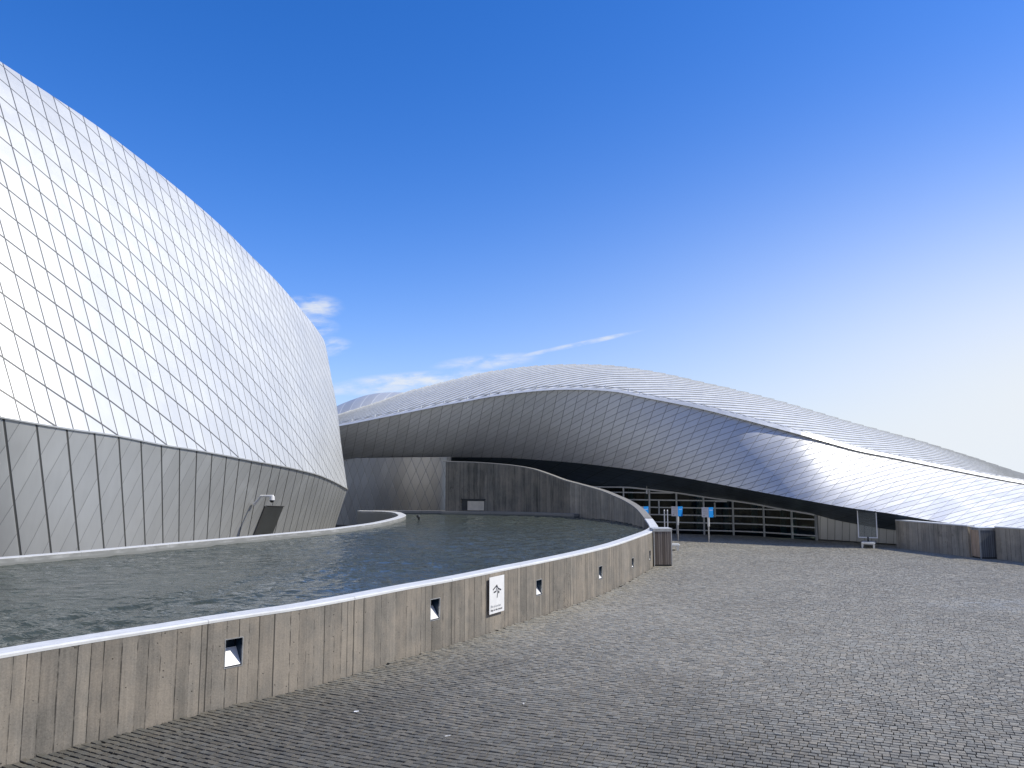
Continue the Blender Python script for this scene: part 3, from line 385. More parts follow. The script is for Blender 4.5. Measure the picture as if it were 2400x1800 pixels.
# clear acrylic pane of the stands
M_pane, pnt, pp_ = new_mat('clear_pane')
g2 = pnt.node('ShaderNodeBsdfGlossy'); g2.inputs['Roughness'].default_value = 0.12; g2.inputs['Color'].default_value = (0.6, 0.65, 0.7, 1)
t2 = pnt.node('ShaderNodeBsdfTransparent'); t2.inputs['Color'].default_value = (0.86, 0.88, 0.9, 1)
m2 = pnt.node('ShaderNodeMixShader'); m2.inputs[0].default_value = 0.08; pnt.l.new(t2.outputs[0], m2.inputs[1]); pnt.l.new(g2.outputs[0], m2.inputs[2])
pnt.n.remove(pp_); pnt.l.new(m2.outputs[0], [n for n in pnt.n if n.type == 'OUTPUT_MATERIAL'][0].inputs[0])

# ------------------------------------------------------------------ ground, paving, water
def ground_mat():
    m, nt, p = new_mat('bedding_sand')
    tc = nt.node('ShaderNodeTexCoord'); n, _ = nt.noise(tc.outputs['Object'], 30.0, 5.0, 0.7)
    nt.put(p.inputs['Base Color'], nt.mix(n, (0.035, 0.033, 0.028, 1), (0.09, 0.085, 0.07, 1))); p.inputs['Roughness'].default_value = 0.95
    return m
g = mesh_obj('ground', [(-3000, -3000, -0.028), (3000, -3000, -0.028), (3000, 3000, -0.028), (-3000, 3000, -0.028)], [(0, 1, 2, 3)], ground_mat())
tag(g, 'dark bedding ground under the whole paved square', kind='structure')

# ---- curve of the outer pool wall (plan + top height)
out_pts = [(-10.6, 0.2), (-8.6, 3.4), (-6.75, 6.2)] + [tuple(p) for p in D['outer']][:-1] + [(4.98, 26.7)]
ramp = D['ramp']
WT = 0.30
rx = []
rp = np.array(ramp); nr = normals2(rp)
for i in range(len(rp)): rx.append((rp[i, 0]+nr[i, 0]*WT, rp[i, 1]+nr[i, 1]*WT, rp[i, 2]))
base_z = 1.12
full = [(x, y, base_z) for x, y in out_pts] + [(5.17, 27.6, base_z)] + [tuple(r) for r in rx[1:]]
WP, WS = smooth_line(full, 0.12)
WP[:, 2] = np.where(WP[:, 1] < 27.6, base_z, WP[:, 2])
WP[:, 2] = np.maximum(WP[:, 2], base_z)
WN = normals2(WP)
# smooth the normals a little
for _ in range(6): WN[1:-1] = (WN[:-2]+2*WN[1:-1]+WN[2:]); WN /= np.linalg.norm(WN, axis=1)[:, None]
def s_of(x, y):
    return WS[int(np.argmin((WP[:, 0]-x)**2+(WP[:, 1]-y)**2))]
def wall_at(s):
    p = np.array([np.interp(s, WS, WP[:, k]) for k in range(3)]); n = np.array([np.interp(s, WS, WN[:, k]) for k in range(2)]); n /= np.linalg.norm(n)
    return p, n
S_JOINT = s_of(5.28, 29.2)

# ---- cobbles: every stone modelled, rows square to the pool wall, inside the plaza
inner_lim, _ = smooth_line([tuple(p[:2]) for p in full], 0.4)
yy_o = inner_lim[:, 1]; xx_o = inner_lim[:, 0]
def wall_x(y):   # x of the plaza side of the wall at this y
    i = np.argsort(yy_o[:int(len(yy_o)*0.72)]); return np.interp(y, yy_o[:int(len(yy_o)*0.72)][i], xx_o[:int(len(xx_o)*0.72)][i])
def build_cobbles():
    ang = R(-24.0); ca, sa = math.cos(ang), math.sin(ang)
    rows = []; rh = 0.088; rng = np.random.RandomState(3)
    V = []; F = []
    cx, cy = 4.0, 18.0
    tot = 0
    for r in range(-365, 365):
        v0 = r*rh
        # stones along the row
        n = 690; w = rng.uniform(0.074, 0.112, n); u = np.cumsum(w) - w.sum()/2 + rng.uniform(-0.3, 0.3)
        uc = u - w/2
        wav = 0.13*np.sin(uc*0.35 + v0*0.11) + 0.03*np.sin(uc*1.1 - v0*0.5 + 1.3)
        vc = v0 + wav + rng.uniform(-0.006, 0.006, n)
        X = cx + uc*ca - vc*sa; Y = cy + uc*sa + vc*ca
        lim = wall_x(Y) + 0.06
        far = np.where(Y > 27.0, 4.8 - (Y-27)*0.0, lim)
        ok = (X > far) & (Y > 4.6) & (Y < 41.5) & (X < 0.80*Y+2.5) & (X > -0.72*Y-1.0) & (X < 19.0+0*Y)
        ok &= ~((Y > 29.8) & (X < 5.35))
        for i in np.where(ok)[0]:
            hw = w[i]/2-0.0018; hh = rh/2-0.0074
            j = rng.uniform(-0.004, 0.004, (4, 2)); tz = rng.uniform(-0.003, 0.003); t1, t2 = rng.uniform(-0.035, 0.035, 2)
            sh = (0.13*0.35*math.cos(uc[i]*0.35+v0*0.11)+0.033*math.cos(uc[i]*1.1-v0*0.5+1.3))
            q = [(-hw, -hh), (hw, -hh), (hw, hh), (-hw, hh)]
            b = len(V); 
            for kk in range(4):
                a0 = q[kk][0]+j[kk, 0]; b0 = q[kk][1]+j[kk, 1]+q[kk][0]*sh
                V.append((X[i]+a0*ca-b0*sa, Y[i]+a0*sa+b0*ca, -0.03))
            for kk in range(4):
                a0 = (q[kk][0]+j[kk, 0])*0.97; b0 = (q[kk][1]+j[kk, 1])*0.97+q[kk][0]*sh
                V.append((X[i]+a0*ca-b0*sa, Y[i]+a0*sa+b0*ca, -0.008+tz))
            for kk in range(4):
                a0 = (q[kk][0]+j[kk, 0])*0.95; b0 = (q[kk][1]+j[kk, 1])*0.88+q[kk][0]*sh
                V.append((X[i]+a0*ca-b0*sa, Y[i]+a0*sa+b0*ca, tz+a0*t1+b0*t2))
            for kk in range(4):
                k2 = (kk+1) % 4
                F.append((b+kk, b+k2, b+4+k2, b+4+kk)); F.append((b+4+kk, b+4+k2, b+8+k2, b+8+kk))
            F.append((b+8, b+9, b+10, b+11)); tot += 1
    V = np.array(V, np.float32); F = np.array(F, np.int32)
    me = bpy.data.meshes.new('paving'); me.vertices.add(len(V)); me.vertices.foreach_set('co', V.ravel())
    me.loops.add(F.size); me.loops.foreach_set('vertex_index', F.ravel())
    me.polygons.add(len(F)); me.polygons.foreach_set('loop_start', np.arange(0, F.size, 4, dtype=np.int32)); me.polygons.foreach_set('loop_total', np.full(len(F), 4, np.int32))
    sm = np.zeros(len(F), bool); me.polygons.foreach_set('use_smooth', sm)
    me.update(calc_edges=True)
    print('cobbles', tot)
    m, nt, p = new_mat('granite_setts')
    geo = nt.node('ShaderNodeNewGeometry'); tc = nt.node('ShaderNodeTexCoord'); pos = tc.outputs['Object']
    rnd = geo.outputs['Random Per Island']
    fine, _ = nt.noise(pos, 120.0, 3.0, 0.7); mid, _ = nt.noise(pos, 22.0, 3.0, 0.6); big, _ = nt.noise(pos, 0.33, 5.0, 0.6)
    k = nt.ramp(rnd, 0.0, 1.0, 0.80, 1.2, smooth=False)
    k = nt.math('MULTIPLY', k, nt.ramp(fine, 0.2, 0.8, 0.78, 1.22)); k = nt.math('MULTIPLY', k, nt.ramp(mid, 0.2, 0.8, 0.86, 1.14))
    k = nt.math('MULTIPLY', k, nt.ramp(big, 0.3, 0.7, 0.93, 1.07))
    c = nt.mix(nt.math('FRACT', nt.math('MULTIPLY', rnd, 7.3)), (0.252, 0.245, 0.212, 1), (0.282, 0.256, 0.204, 1))
    c = nt.vmath('SCALE', c, scale=k)
    x_, y_, z_ = nt.xyz(pos)
    # light falloff painted into the stones: darker near left, paler far and right
    painted_light = nt.ramp(nt.math('ADD', nt.math('ADD', y_, nt.math('MULTIPLY', x_, 0.9)), nt.math('MULTIPLY', nt.noise(pos, 0.7, 4.0)[0], 5.0)), 7.0, 21.0, 0.44, 1.18)
    c = nt.vmath('SCALE', c, scale=painted_light)
    # chalky dried patch by the right-hand wall
    e = nt.math('ADD', nt.math('POWER', nt.math('DIVIDE', nt.math('SUBTRACT', x_, 11.6), 2.6), 2.0), nt.math('POWER', nt.math('DIVIDE', nt.math('SUBTRACT', y_, 18.0), 1.2), 2.0))
    chalk = nt.math('MULTIPLY', nt.ramp(e, 0.0, 1.0, 1.0, 0.0), nt.ramp(nt.noise(pos, 2.5, 5.0, 0.7)[0], 0.4, 0.65))
    c = nt.mix(nt.math('MULTIPLY', chalk, 0.4), c, (0.48, 0.52, 0.54, 1))
    lowm = nt.ramp(z_, -0.012, -0.004, 0.12, 1.0)
    c = nt.vmath('SCALE', c, scale=lowm)
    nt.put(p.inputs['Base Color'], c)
    nt.put(p.inputs['Roughness'], nt.ramp(mid, 0.3, 0.7, 0.55, 0.75)); p.inputs['Specular IOR Level'].default_value = 0.25
    nt.put(p.inputs['Normal'], nt.bump(nt.math('ADD', fine, mid), 0.0035))
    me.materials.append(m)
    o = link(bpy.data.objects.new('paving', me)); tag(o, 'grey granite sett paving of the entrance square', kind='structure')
build_cobbles()

# ---- island ring wall curve
isl = [(-20.0, 5.0), (-16.2, 10.6), (-13.2, 14.4)] + [tuple(p) for p in D['isl']] + [(-7.6, 39.0)]
IP, IS = smooth_line(isl, 0.15)
IN = normals2(IP)
for _ in range(4): IN[1:-1] = (IN[:-2]+2*IN[1:-1]+IN[2:]); IN /= np.linalg.norm(IN, axis=1)[:, None]

WZ = 0.955
def water_obj():
    inner = [(WP[i, 0]-WN[i, 0]*0.15, WP[i, 1]-WN[i, 1]*0.15) for i in range(0, len(WP), 4)]
    inner = [q for q in inner if not (q[1] > 38.2 and q[0] < -2.6)]
    inner += [(-2.9, 38.55), (-5.6, 38.55)]
    last = max(i for i in range(len(IP)) if IP[i, 1] < 38.25)
    isl_line = [(IP[i, 0]-IN[i, 0]*0.12, IP[i, 1]-IN[i, 1]*0.12) for i in range(last, -1, -3)]
    poly = inner + isl_line
    # a rippled height field, cut to the basin outline
    st = 0.07; xs = np.arange(-20.5, 5.6, st); ys = np.arange(0.0, 38.8, st)
    X, Y = np.meshgrid(xs, ys, indexing='ij'); rng = np.random.RandomState(11); Z = np.zeros_like(X)
    px_, py_ = np.array(poly).T; inside = np.zeros(X.shape, bool); j = len(px_)-1
    for i in range(len(px_)):
        if py_[i] != py_[j]:
            c = ((py_[i] > Y) != (py_[j] > Y)) & (X < (px_[j]-px_[i])*(Y-py_[i])/(py_[j]-py_[i])+px_[i]); inside ^= c
        j = i
    pat = 1.0 + 0.55*np.sin(X*0.31+Y*0.17+1.0)*np.sin(Y*0.23-X*0.11) + 0.3*np.sin(X*0.9-Y*0.5)
    WX = X + 0.25*np.sin(Y*0.9+X*0.4) + 0.12*np.sin(Y*2.3-X*1.1); WY = Y + 0.25*np.sin(X*1.1-Y*0.3) + 0.12*np.sin(X*2.6+Y*0.7)
    for k in range(46):
        lam = 0.20*(1.3/0.20)**(rng.rand()**1.2); an = R(-62) + rng.normal(0, 0.75); kk_ = 2*math.pi/lam
        slope = 0.013 if lam > 0.6 else 0.025; amp = slope/kk_
        Z += amp*np.sin(kk_*(WX*math.cos(an)+WY*math.sin(an))+rng.uniform(0, 6.28))
    Z = Z*np.clip(pat, 0.35, 1.6)*(1+0.9*np.clip((19-Y)/8, 0, 1)*np.clip((-1-X)/3, 0, 1))
    idx = -np.ones(X.shape, int); keep = inside.copy(); keep[1:, :] |= inside[:-1, :]; keep[:, 1:] |= inside[:, :-1]; keep[1:, 1:] |= inside[:-1, :-1]
    idx[keep] = np.arange(keep.sum()); co = np.stack([X[keep], Y[keep], WZ+Z[keep]], 1).astype(np.float32)
    ci = inside[:-1, :-1] & keep[1:, :-1] & keep[1:, 1:] & keep[:-1, 1:]
    Fq = np.stack([idx[:-1, :-1][ci], idx[1:, :-1][ci], idx[1:, 1:][ci], idx[:-1, 1:][ci]], 1).astype(np.int32)
    me = bpy.data.meshes.new('water'); me.vertices.add(len(co)); me.vertices.foreach_set('co', co.ravel())
    me.loops.add(Fq.size); me.loops.foreach_set('vertex_index', Fq.ravel()); me.polygons.add(len(Fq))
    me.polygons.foreach_set('loop_start', np.arange(0, Fq.size, 4, dtype=np.int32)); me.polygons.foreach_set('loop_total', np.full(len(Fq), 4, np.int32))
    me.polygons.foreach_set('use_smooth', np.ones(len(Fq), bool)); me.update(calc_edges=True)
    m, nt, p = new_mat('pool_water')
    tc = nt.node('ShaderNodeTexCoord'); pos = tc.outputs['Object']
    a = nt.noise(nt.vmath('MULTIPLY', pos, (1.0, 1.5, 1.0)), 1.5, 2.0, 0.5)[0]
    wvec = nt.vmath('ADD', nt.vmath('MULTIPLY', pos, (1.0, 1.8, 1.0)), nt.vmath('SCALE', nt.noise(pos, 1.2, 2.0)[1], scale=0.5))
    b = nt.noise(wvec, 3.4, 3.0, 0.55)[0]
    c_ = nt.noise(nt.vmath('MULTIPLY', pos, (1.0, 1.5, 1.0)), 10.0, 2.0, 0.5)[0]
    patch = nt.ramp(nt.noise(pos, 0.35, 3.0)[0], 0.35, 0.65, 0.55, 1.2)
    h = nt.math('ADD', nt.math('ADD', nt.math('MULTIPLY', a, 0.6), nt.math('MULTIPLY', b, 0.42)), nt.math('MULTIPLY', c_, 0.10))
    h = nt.math('MULTIPLY', h, patch)
    nt.put(p.inputs['Normal'], nt.bump(h, 0.17))
    murk = nt.noise(pos, 0.5, 4.0)[0]
    nt.put(p.inputs['Base Color'], nt.mix(murk, (0.048, 0.060, 0.052, 1), (0.066, 0.077, 0.064, 1)))
    p.inputs['Roughness'].default_value = 0.04; p.inputs['IOR'].default_value = 1.22
    me.materials.append(m); o = link(bpy.data.objects.new('water', me)); tag(o, 'dark rippled water of the pool between the two curved walls', kind='structure')
water_obj()

# ------------------------------------------------------------------ swept walls
def sweep(name, P, Nn, prof_fn, mat, parent, i0=0, i1=None, caps=True, S=None, uvmode='wall'):
    """prof_fn(i) -> closed list of (offset along the outward normal, z)"""
    i1 = len(P) if i1 is None else i1
    V = []; F = []; UV = []
    k = len(prof_fn(i0))
    for i in range(i0, i1):
        pr = prof_fn(i); per = 0.0
        # a duplicate first point closes the UVs
        pts = pr + [pr[0]]
        for j, (o, z) in enumerate(pts):
            if j: per += math.hypot(pts[j][0]-pts[j-1][0], pts[j][1]-pts[j-1][1])
            V.append((P[i, 0]+Nn[i, 0]*o, P[i, 1]+Nn[i, 1]*o, z)); UV.append((S[i], per if uvmode != 'wall' else z))
    kk = k+1
    for i in range(i1-i0-1):
        for j in range(k):
            a, b = i*kk+j, (i+1)*kk+j
            F.append((a, b, b+1, a+1))
    if caps:
        F.append([j for j in range(k)]); F.append([(i1-i0-1)*kk+j for j in range(k-1, -1, -1)])
    return mesh_obj(name, V, F, mat, parent, UV)

pool_wall = tag(empty('pool_wall', (0.0, 15.8, 0.0)), 'long low curved concrete wall of vertical board marks holding the pool, rising into a tall ramped end at the far side', 'wall')
niches = []
for (x, y), (z0, z1) in zip(D['niche'], ((.48, .83), (.485, .83), (.43, .737), (.37, .672), (.30, .563), (.25, .541))):
    niches.append((s_of(x, y), z0, z1))
NW = 0.235
def build_wall_body():
    ss = set(np.round(WS[::2], 4).tolist())
    for s, z0, z1 in niches:
        ss = {q for q in ss if abs(q-s) > NW/2+0.03}; ss |= {s-NW/2, s+NW/2}
    ss = sorted(ss); V = []; F = []; UV = []
    TH = 0.045
    def col_(s):
        p, n = wall_at(s); zt = p[2]-TH
        nz = [q for q in niches if abs(q[0]-s) < NW/2+0.001]
        z0, z1 = (nz[0][1], nz[0][2]) if nz else (0.45, 0.8)
        b = len(V)
        for o, z in ((0, -0.2), (0, z0), (0, z1), (0, zt), (-WT, zt), (-WT, -0.2)):
            V.append((p[0]+n[0]*o, p[1]+n[1]*o, z)); UV.append((s + (7.3 if o else 0), z))
        return b
    bs = [(s, col_(s)) for s in ss]
    for (sa_, a), (sb_, b) in zip(bs[:-1], bs[1:]):
        mid = (sa_+sb_)/2; hole = any(abs(mid-q[0]) < NW/2 for q in niches)
        for j in range(5):
            if hole and j == 1: continue
            F.append((a+j, b+j, b+j+1, a+j+1))
    e0, e1 = bs[0][1], bs[-1][1]
    F.append([e0+j for j in range(6)]); F.append([e1+j for j in range(5, -1, -1)])
    ij = [i for i, (s, _) in enumerate(bs) if s > S_JOINT][0]
    # the tall far part has its own weathered concrete
    me = mesh_obj('wall', V, F, M_concrete, pool_wall, UV)
    me.data.materials.append(M_concrete_dark); me.data.materials.append(M_concrete_low)
    lim = bs[ij][1]; s_mid = s_of(2.95, 36.4); lim2 = bs[[i for i, (s, _) in enumerate(bs) if s > s_mid][0]][1]
    for pl in me.data.polygons:
        if min(pl.vertices) >= lim: pl.material_index = 1 if min(pl.vertices) >= lim2 else 2
    return me
wall_body = build_wall_body()
def cop_prof(zoff=0.0, t=0.045, over=0.004, w=WT):
    def f(i):
        z = WP[i, 2]
        return [(over, z-t), (over, z-0.016), (over-0.020, z), (-w-over+0.012, z), (-w-over, z-0.012), (-w-over, z-t)]
    return f
jj = int(np.argmin(abs(WS-S_JOINT)))
sweep('coping', WP, WN, cop_prof(), M_coping, pool_wall, 0, jj, S=WS, uvmode='cop')
cg = sweep('coping', WP, WN, cop_prof(), M_coping_grey, pool_wall, jj, None, S=WS, uvmode='cop'); cg['label'] = 'raw grey concrete coping of the rising far part'
# recessed wall lights: frame, dark box, white deflector
for s, z0, z1 in niches:
    p, n = wall_at(s); t = Vector((-n[1], n[0], 0)); nn_ = Vector((n[0], n[1], 0)); O0 = Vector((p[0], p[1], 0)); hw = NW/2; dep = 0.20
    def P3(a, o, z): return O0 + t*a + nn_*o + Vector((0, 0, z))
    # real side positions follow the chord between the two wall stations
    pa, _ = wall_at(s-hw); pb, _ = wall_at(s+hw)
    A = Vector((pa[0], pa[1], 0)); B = Vector((pb[0], pb[1], 0))
    def Q(k, o, z): return (A if k == 0 else B) + nn_*o + Vector((0, 0, z))
    V = [Q(0, 0, z0), Q(1, 0, z0), Q(1, 0, z1), Q(0, 0, z1), Q(0, -dep, z0), Q(1, -dep, z0), Q(1, -dep, z1), Q(0, -dep, z1)]
    lb = mesh_obj('light_recess', V, [(0, 1, 5, 4), (3, 7, 6, 2), (0, 4, 7, 3), (1, 2, 6, 5), (4, 5, 6, 7)], M_niche, pool_wall)
    h = z1-z0
    V = [Q(0, -0.012, z0+0.012)+t*0.003, Q(1, -0.012, z0+0.012)-t*0.003, Q(1, -0.155, z0+h*0.62)-t*0.003, Q(0, -0.155, z0+h*0.62)+t*0.003]
    V += [v + Vector((0, 0, -0.008)) - nn_*0.006 for v in V]
    df = mesh_obj('reflector', V, [(0, 1, 2, 3), (7, 6, 5, 4), (0, 4, 5, 1), (2, 6, 7, 3), (1, 5, 6, 2), (3, 7, 4, 0)], M_white, lb)
    fv = []; ff = []
    fw = 0.013
    outr = [Q(0, 0.004, z0-fw)-t*fw, Q(1, 0.004, z0-fw)+t*fw, Q(1, 0.004, z1+fw)+t*fw, Q(0, 0.004, z1+fw)-t*fw]
    innr = [Q(0, 0.004, z0), Q(1, 0.004, z0), Q(1, 0.004, z1), Q(0, 0.004, z1)]
    back = [v - nn_*0.03 for v in outr]; backi = [v - nn_*0.03 for v in innr]
    fv = outr+innr+back+backi
    for k in range(4):
        k2 = (k+1) % 4
        ff += [(k, k2, 4+k2, 4+k), (k, 8+k, 8+k2, k2), (4+k, 4+k2, 12+k2, 12+k)]
    mesh_obj('frame', fv, ff, M_steel, lb)
    lb.parent = pool_wall
# blocked window opening in the tall back wall
wb0, wb1 = D['winb']
mesh_list = []
def wall_box(name, sc, w, z0, z1, o0, o1, mat, parent):
    pa, n = wall_at(sc); t = np.array([-n[1], n[0]]); V = []
    for z in (z0, z1):
        for (a, o) in ((-w/2, o0), (w/2, o0), (w/2, o1), (-w/2, o1)):
            V.append((pa[0]+t[0]*a+n[0]*o, pa[1]+t[1]*a+n[1]*o, z))
    return mesh_obj(name, V, [(0, 3, 2, 1), (4, 5, 6, 7), (0, 1, 5, 4), (1, 2, 6, 5), (2, 3, 7, 6), (3, 0, 4, 7)], mat, parent)
swin = s_of(-1.84, 38.6)
hatch = wall_box('hatch', swin, 1.16, 1.17, 1.68, -WT-0.02, -WT+0.05, M_dark, pool_wall)
wall_box('cream_block', swin-0.14, 0.84, 1.16, 1.61, -WT-0.05, -WT-0.012, M_sill, pool_wall)
wall_box('lintel', swin, 1.24, 1.68, 1.72, -WT-0.06, -WT+0.05, M_dark, pool_wall)
# low ledge along the foot of the far wall, its front stands in the water
j0 = int(np.argmin(abs(WS - s_of(3.2, 35.9))))
def ledge_prof(i):
    return [(-WT-0.02, 0.8), (-WT-0.02, 1.12), (-WT-0.36, 1.12), (-WT-0.36, 0.8)]
sweep('ledge', WP, WN, ledge_prof, M_coping_grey, pool_wall, j0, None, S=WS, uvmode='cop')

# island ring wall
ring = tag(empty('ring_wall', (-7.5, 23.4, 0)), 'pale hooked kerb wall between the pool water and the bright curved building', 'wall')
def ring_prof(i):
    return [(0, 0.75), (0, 1.108), (-0.012, 1.12), (-0.33, 1.12), (-0.342, 1.108), (-0.342, -0.2), (-0.08, -0.2), (-0.08, 0.75)]
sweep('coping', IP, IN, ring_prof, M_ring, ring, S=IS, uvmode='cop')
# far ledge bridging from the ring to the tall wall
far_l, fls = smooth_line([(-6.9, 38.75), (-5.2, 38.75), (-3.3, 38.62)], 0.3)
fn = normals2(far_l)
fl = sweep('pool_ledge', far_l, fn, lambda i: [(0.0, 0.0), (0.0, 1.115), (-0.45, 1.115), (-0.45, 0.0)], M_coping_grey, None, S=fls, uvmode='cop')
tag(fl, 'narrow grey ledge closing the pool in front of the courtyard cladding', 'ledge')

# ------------------------------------------------------------------ bright building on the left
bl = tag(empty('curved_building', (-12.0, 28.0, 0.0)), 'huge bulging building clad in bright white diamond metal panels, left of the pool', 'building')
Ls, Lc, LT, LM, Lb = (D[k] for k in ('Ls', 'Lc', 'LT', 'LM', 'Lb'))
sections = [(Ls[i], Vector(Lc[i]), Vector(LM[i]), Vector(LT[i]), Vector(Lb[i])) for i in range(len(Ls))]
# turn the nose round behind
for k, (c, T, s_add) in enumerate((((-8.05, 37.0, 2.25), (-9.7, 37.6, 9.0), 1.5), ((-9.4, 39.6, 2.2), (-11.2, 39.6, 9.3), 5), ((-12.4, 42.0, 2.2), (-14, 41.4, 10), 9), ((-17.5, 43.2, 2.4), (-18.5, 42, 11), 14), ((-24, 43.2, 2.8), (-24, 42, 13), 20), ((-31, 42.0, 3.2), (-30, 40.5, 15), 27))):
    c = Vector(c); T = Vector(T); b = Vector((c.x-0.80, c.y+(0.2 if k < 1 else -0.5), -0.05)); Mm = Vector((c.x*0.75+T.x*0.25, c.y*0.75+T.y*0.25, T.z*0.92))
    sections.append((Ls[-1]+s_add, c, Mm, T, b))
NV = 40
V = []; UV = []
for s, c, Mi, T, b in sections:
    for j in range(NV+1):
        t = j/NV; p = c*(1-t)**2 + Mi*2*t*(1-t) + T*t*t
        v = 1-(1-t)**1.78
        UV.append(((s-1.66+v*30.0)/2.33, (s-1.66+v*0.8)/0.58)); V.append(p)
up = mesh_obj('upper_cladding', V, grid_faces(len(sections), NV+1), M_clad_up, bl, UV, smooth=True)
# roof over the top: from the ridge inwards and down to the back
V = []; UV = []; top_c = Vector((-27, 36, 17.0))
for s, c, Mi, T, b in sections:
    for j in range(9):
        t = j/8; q = T.lerp(Vector((T.x*0.35+top_c.x*0.65, T.y*0.35+top_c.y*0.65, min(T.z+0.6, T.z*0.4+top_c.z*0.6))), t)
        q.z = T.z + (q.z-T.z)*t*0.5
        V.append(q); UV.append((s/2.33+t*8, s/0.58))
mesh_obj('roof', V, grid_faces(len(sections), 9), M_clad_up, bl, UV, smooth=True)
V = []; UV = []
for s, c, Mi, T, b in sections:
    a0 = c.copy()
    for j in range(9):
        t = j/8; q = a0.lerp(b, t); V.append(q); vv = 1-t
        UV.append((s, (vv-0.29*s)/0.17))
low = mesh_obj('lower_cladding', V, grid_faces(len(sections), 9, flip=True), M_clad_low, bl, UV, smooth=True)
# thin drip edge where the two claddings meet
P = np.array([c for s, c, *_ in sections]); Nn = normals2(P)
V = []; n_s = len(P)
for i in range(n_s):
    for o, z in ((0.035, 0.01), (0.035, -0.03), (-0.06, -0.05), (-0.06, 0.0)):
        V.append((P[i, 0]+Nn[i, 0]*o, P[i, 1]+Nn[i, 1]*o, P[i, 2]+z))
F = []
for i in range(n_s-1):
    for j in range(4):
        F.append((i*4+j, (i+1)*4+j, (i+1)*4+(j+1) % 4, i*4+(j+1) % 4))
mesh_obj('drip_edge', V, F, M_clad_low, bl, [(0.5, 0.5)]*len(V), smooth=False)
# hatch door standing a little proud of the leaning lower wall
def lowpt(s, t, o=0.0):
    i = min(max(np.searchsorted(Ls, s)-1, 0), len(Ls)-2); k = (s-Ls[i])/(Ls[i+1]-Ls[i])
    c = Vector(Lc[i]).lerp(Vector(Lc[i+1]), k); b = Vector(Lb[i]).lerp(Vector(Lb[i+1]), k)
    c1 = Vector(Lc[i+1]); tan = (c1-Vector(Lc[i])).normalized(); dn = (b-c).normalized(); nrm = tan.cross(dn); 
    if nrm.x < 0: nrm = -nrm
    nrm.normalize()
    return c.lerp(b, t) + nrm*o
def slab(name, s0, s1, t0, t1, o0, o1, mat, parent, skew=0.0):
    V = [lowpt(s0+skew*0, t0, o0), lowpt(s1, t0, o0), lowpt(s1+skew, t1, o0), lowpt(s0+skew, t1, o0), lowpt(s0, t0, o1), lowpt(s1, t0, o1), lowpt(s1+skew, t1, o1), lowpt(s0+skew, t1, o1)]
    return mesh_obj(name, V, [(0, 1, 2, 3), (7, 6, 5, 4), (0, 4, 5, 1), (1, 5, 6, 2), (2, 6, 7, 3), (3, 7, 4, 0)], mat, parent)
dr = slab('door', 14.25, 16.3, 0.47, 0.99, -0.05, 0.015, M_door, bl, skew=-0.85)
slab('door_hood', 14.2, 16.35, 0.463, 0.47, -0.05, 0.03, M_clad_low, bl)
slab('door_jamb', 14.05, 14.25, 0.47, 0.99, -0.05, 0.05, M_clad_low, bl, skew=-0.85)
# security camera
ca0 = lowpt(12.9, 0.40, 0.0); cam_root = tag(empty('security_camera', ca0), 'small white dome camera on an arm above the dark door of the bright building', 'camera')
bm = bmesh.new(); nrm_ = (lowpt(13.6, 0.2, 1.0)-lowpt(13.6, 0.2, 0.0)); nrm_.z = 0; nrm_.normalize()
tube(bm, Vector((0, 0, -0.2)), nrm_*0.30+Vector((0, 0, 0.12)), 0.055, 10, 0.04)
tube(bm, nrm_*0.28+Vector((0, 0, 0.12)), nrm_*0.85+Vector((0, 0, 0.13)), 0.042)
bm_obj('arm', bm, M_white, cam_root)
bm = bmesh.new(); tube(bm, nrm_*0.80+Vector((0, 0, 0.12)), nrm_*0.80+Vector((0, 0, -0.02)), 0.09, 16, 0.10)
bm_obj('housing', bm, M_white, cam_root)
bm = bmesh.new(); bmesh.ops.create_uvsphere(bm, u_segments=16, v_segments=8, radius=0.085, matrix=Matrix.Translation(nrm_*0.80+Vector((0, 0, -0.03))))
bm_obj('dome', bm, M_dark, cam_root)

# ------------------------------------------------------------------ long low building with the swooping roof
U = np.array(D['U']); A_, B_, C_, S_, G_ = (np.array(D[k]) for k in 'ABCSG')
def samp(T, u): return np.array([np.interp(u, U, T[:, k]) for k in range(3)])
mb = tag(empty('swooping_building', (6.0, 40.0, 0.0)), 'long low building with a wave shaped ribbed metal roof sweeping down to the right', 'building')
uu = np.arange(600, 2901, 12.5)
q0 = np.cumsum(12.5/np.interp(uu, [600, 1400, 2000, 2900], [23.5, 23.5, 28, 34]))
NV = 28; V = []; UV = []
for i, u in enumerate(uu):
    b, c = samp(B_, u), samp(C_, u)
    tow = np.array([-(b+c)[0]/2*0.02, -1.0, 0.0]); bul = np.interp(u, [600, 1100, 1700, 2100, 2900], [0.25, 0.45, 0.35, 0.25, 0.1])
    m_ = (b+c)/2 + tow*bul + np.array([0, 0, -0.15])
    sp = np.interp(u, [600, 1400, 2000, 2900], [8, 43, 110, 160]); sg = np.interp(u, [600, 1400, 2000, 2900], [23.5, 23.5, 28, 34])
    for j in range(NV+1):
        t = j/NV; p = c*(1-t)**2+m_*2*t*(1-t)+b*t*t
        V.append(p); UV.append((12*t-u/25.0, q0[i]-t*sp/sg))
mesh_obj('facade', V, grid_faces(len(uu), NV+1), M_facade, mb, UV, smooth=True)
# dark soffit running back under the facade
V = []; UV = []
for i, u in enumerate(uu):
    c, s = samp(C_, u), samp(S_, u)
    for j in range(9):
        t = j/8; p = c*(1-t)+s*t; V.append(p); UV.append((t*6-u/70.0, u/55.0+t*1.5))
mesh_obj('soffit', V, grid_faces(len(uu), 9, flip=True), M_soffit, mb, UV, smooth=True)
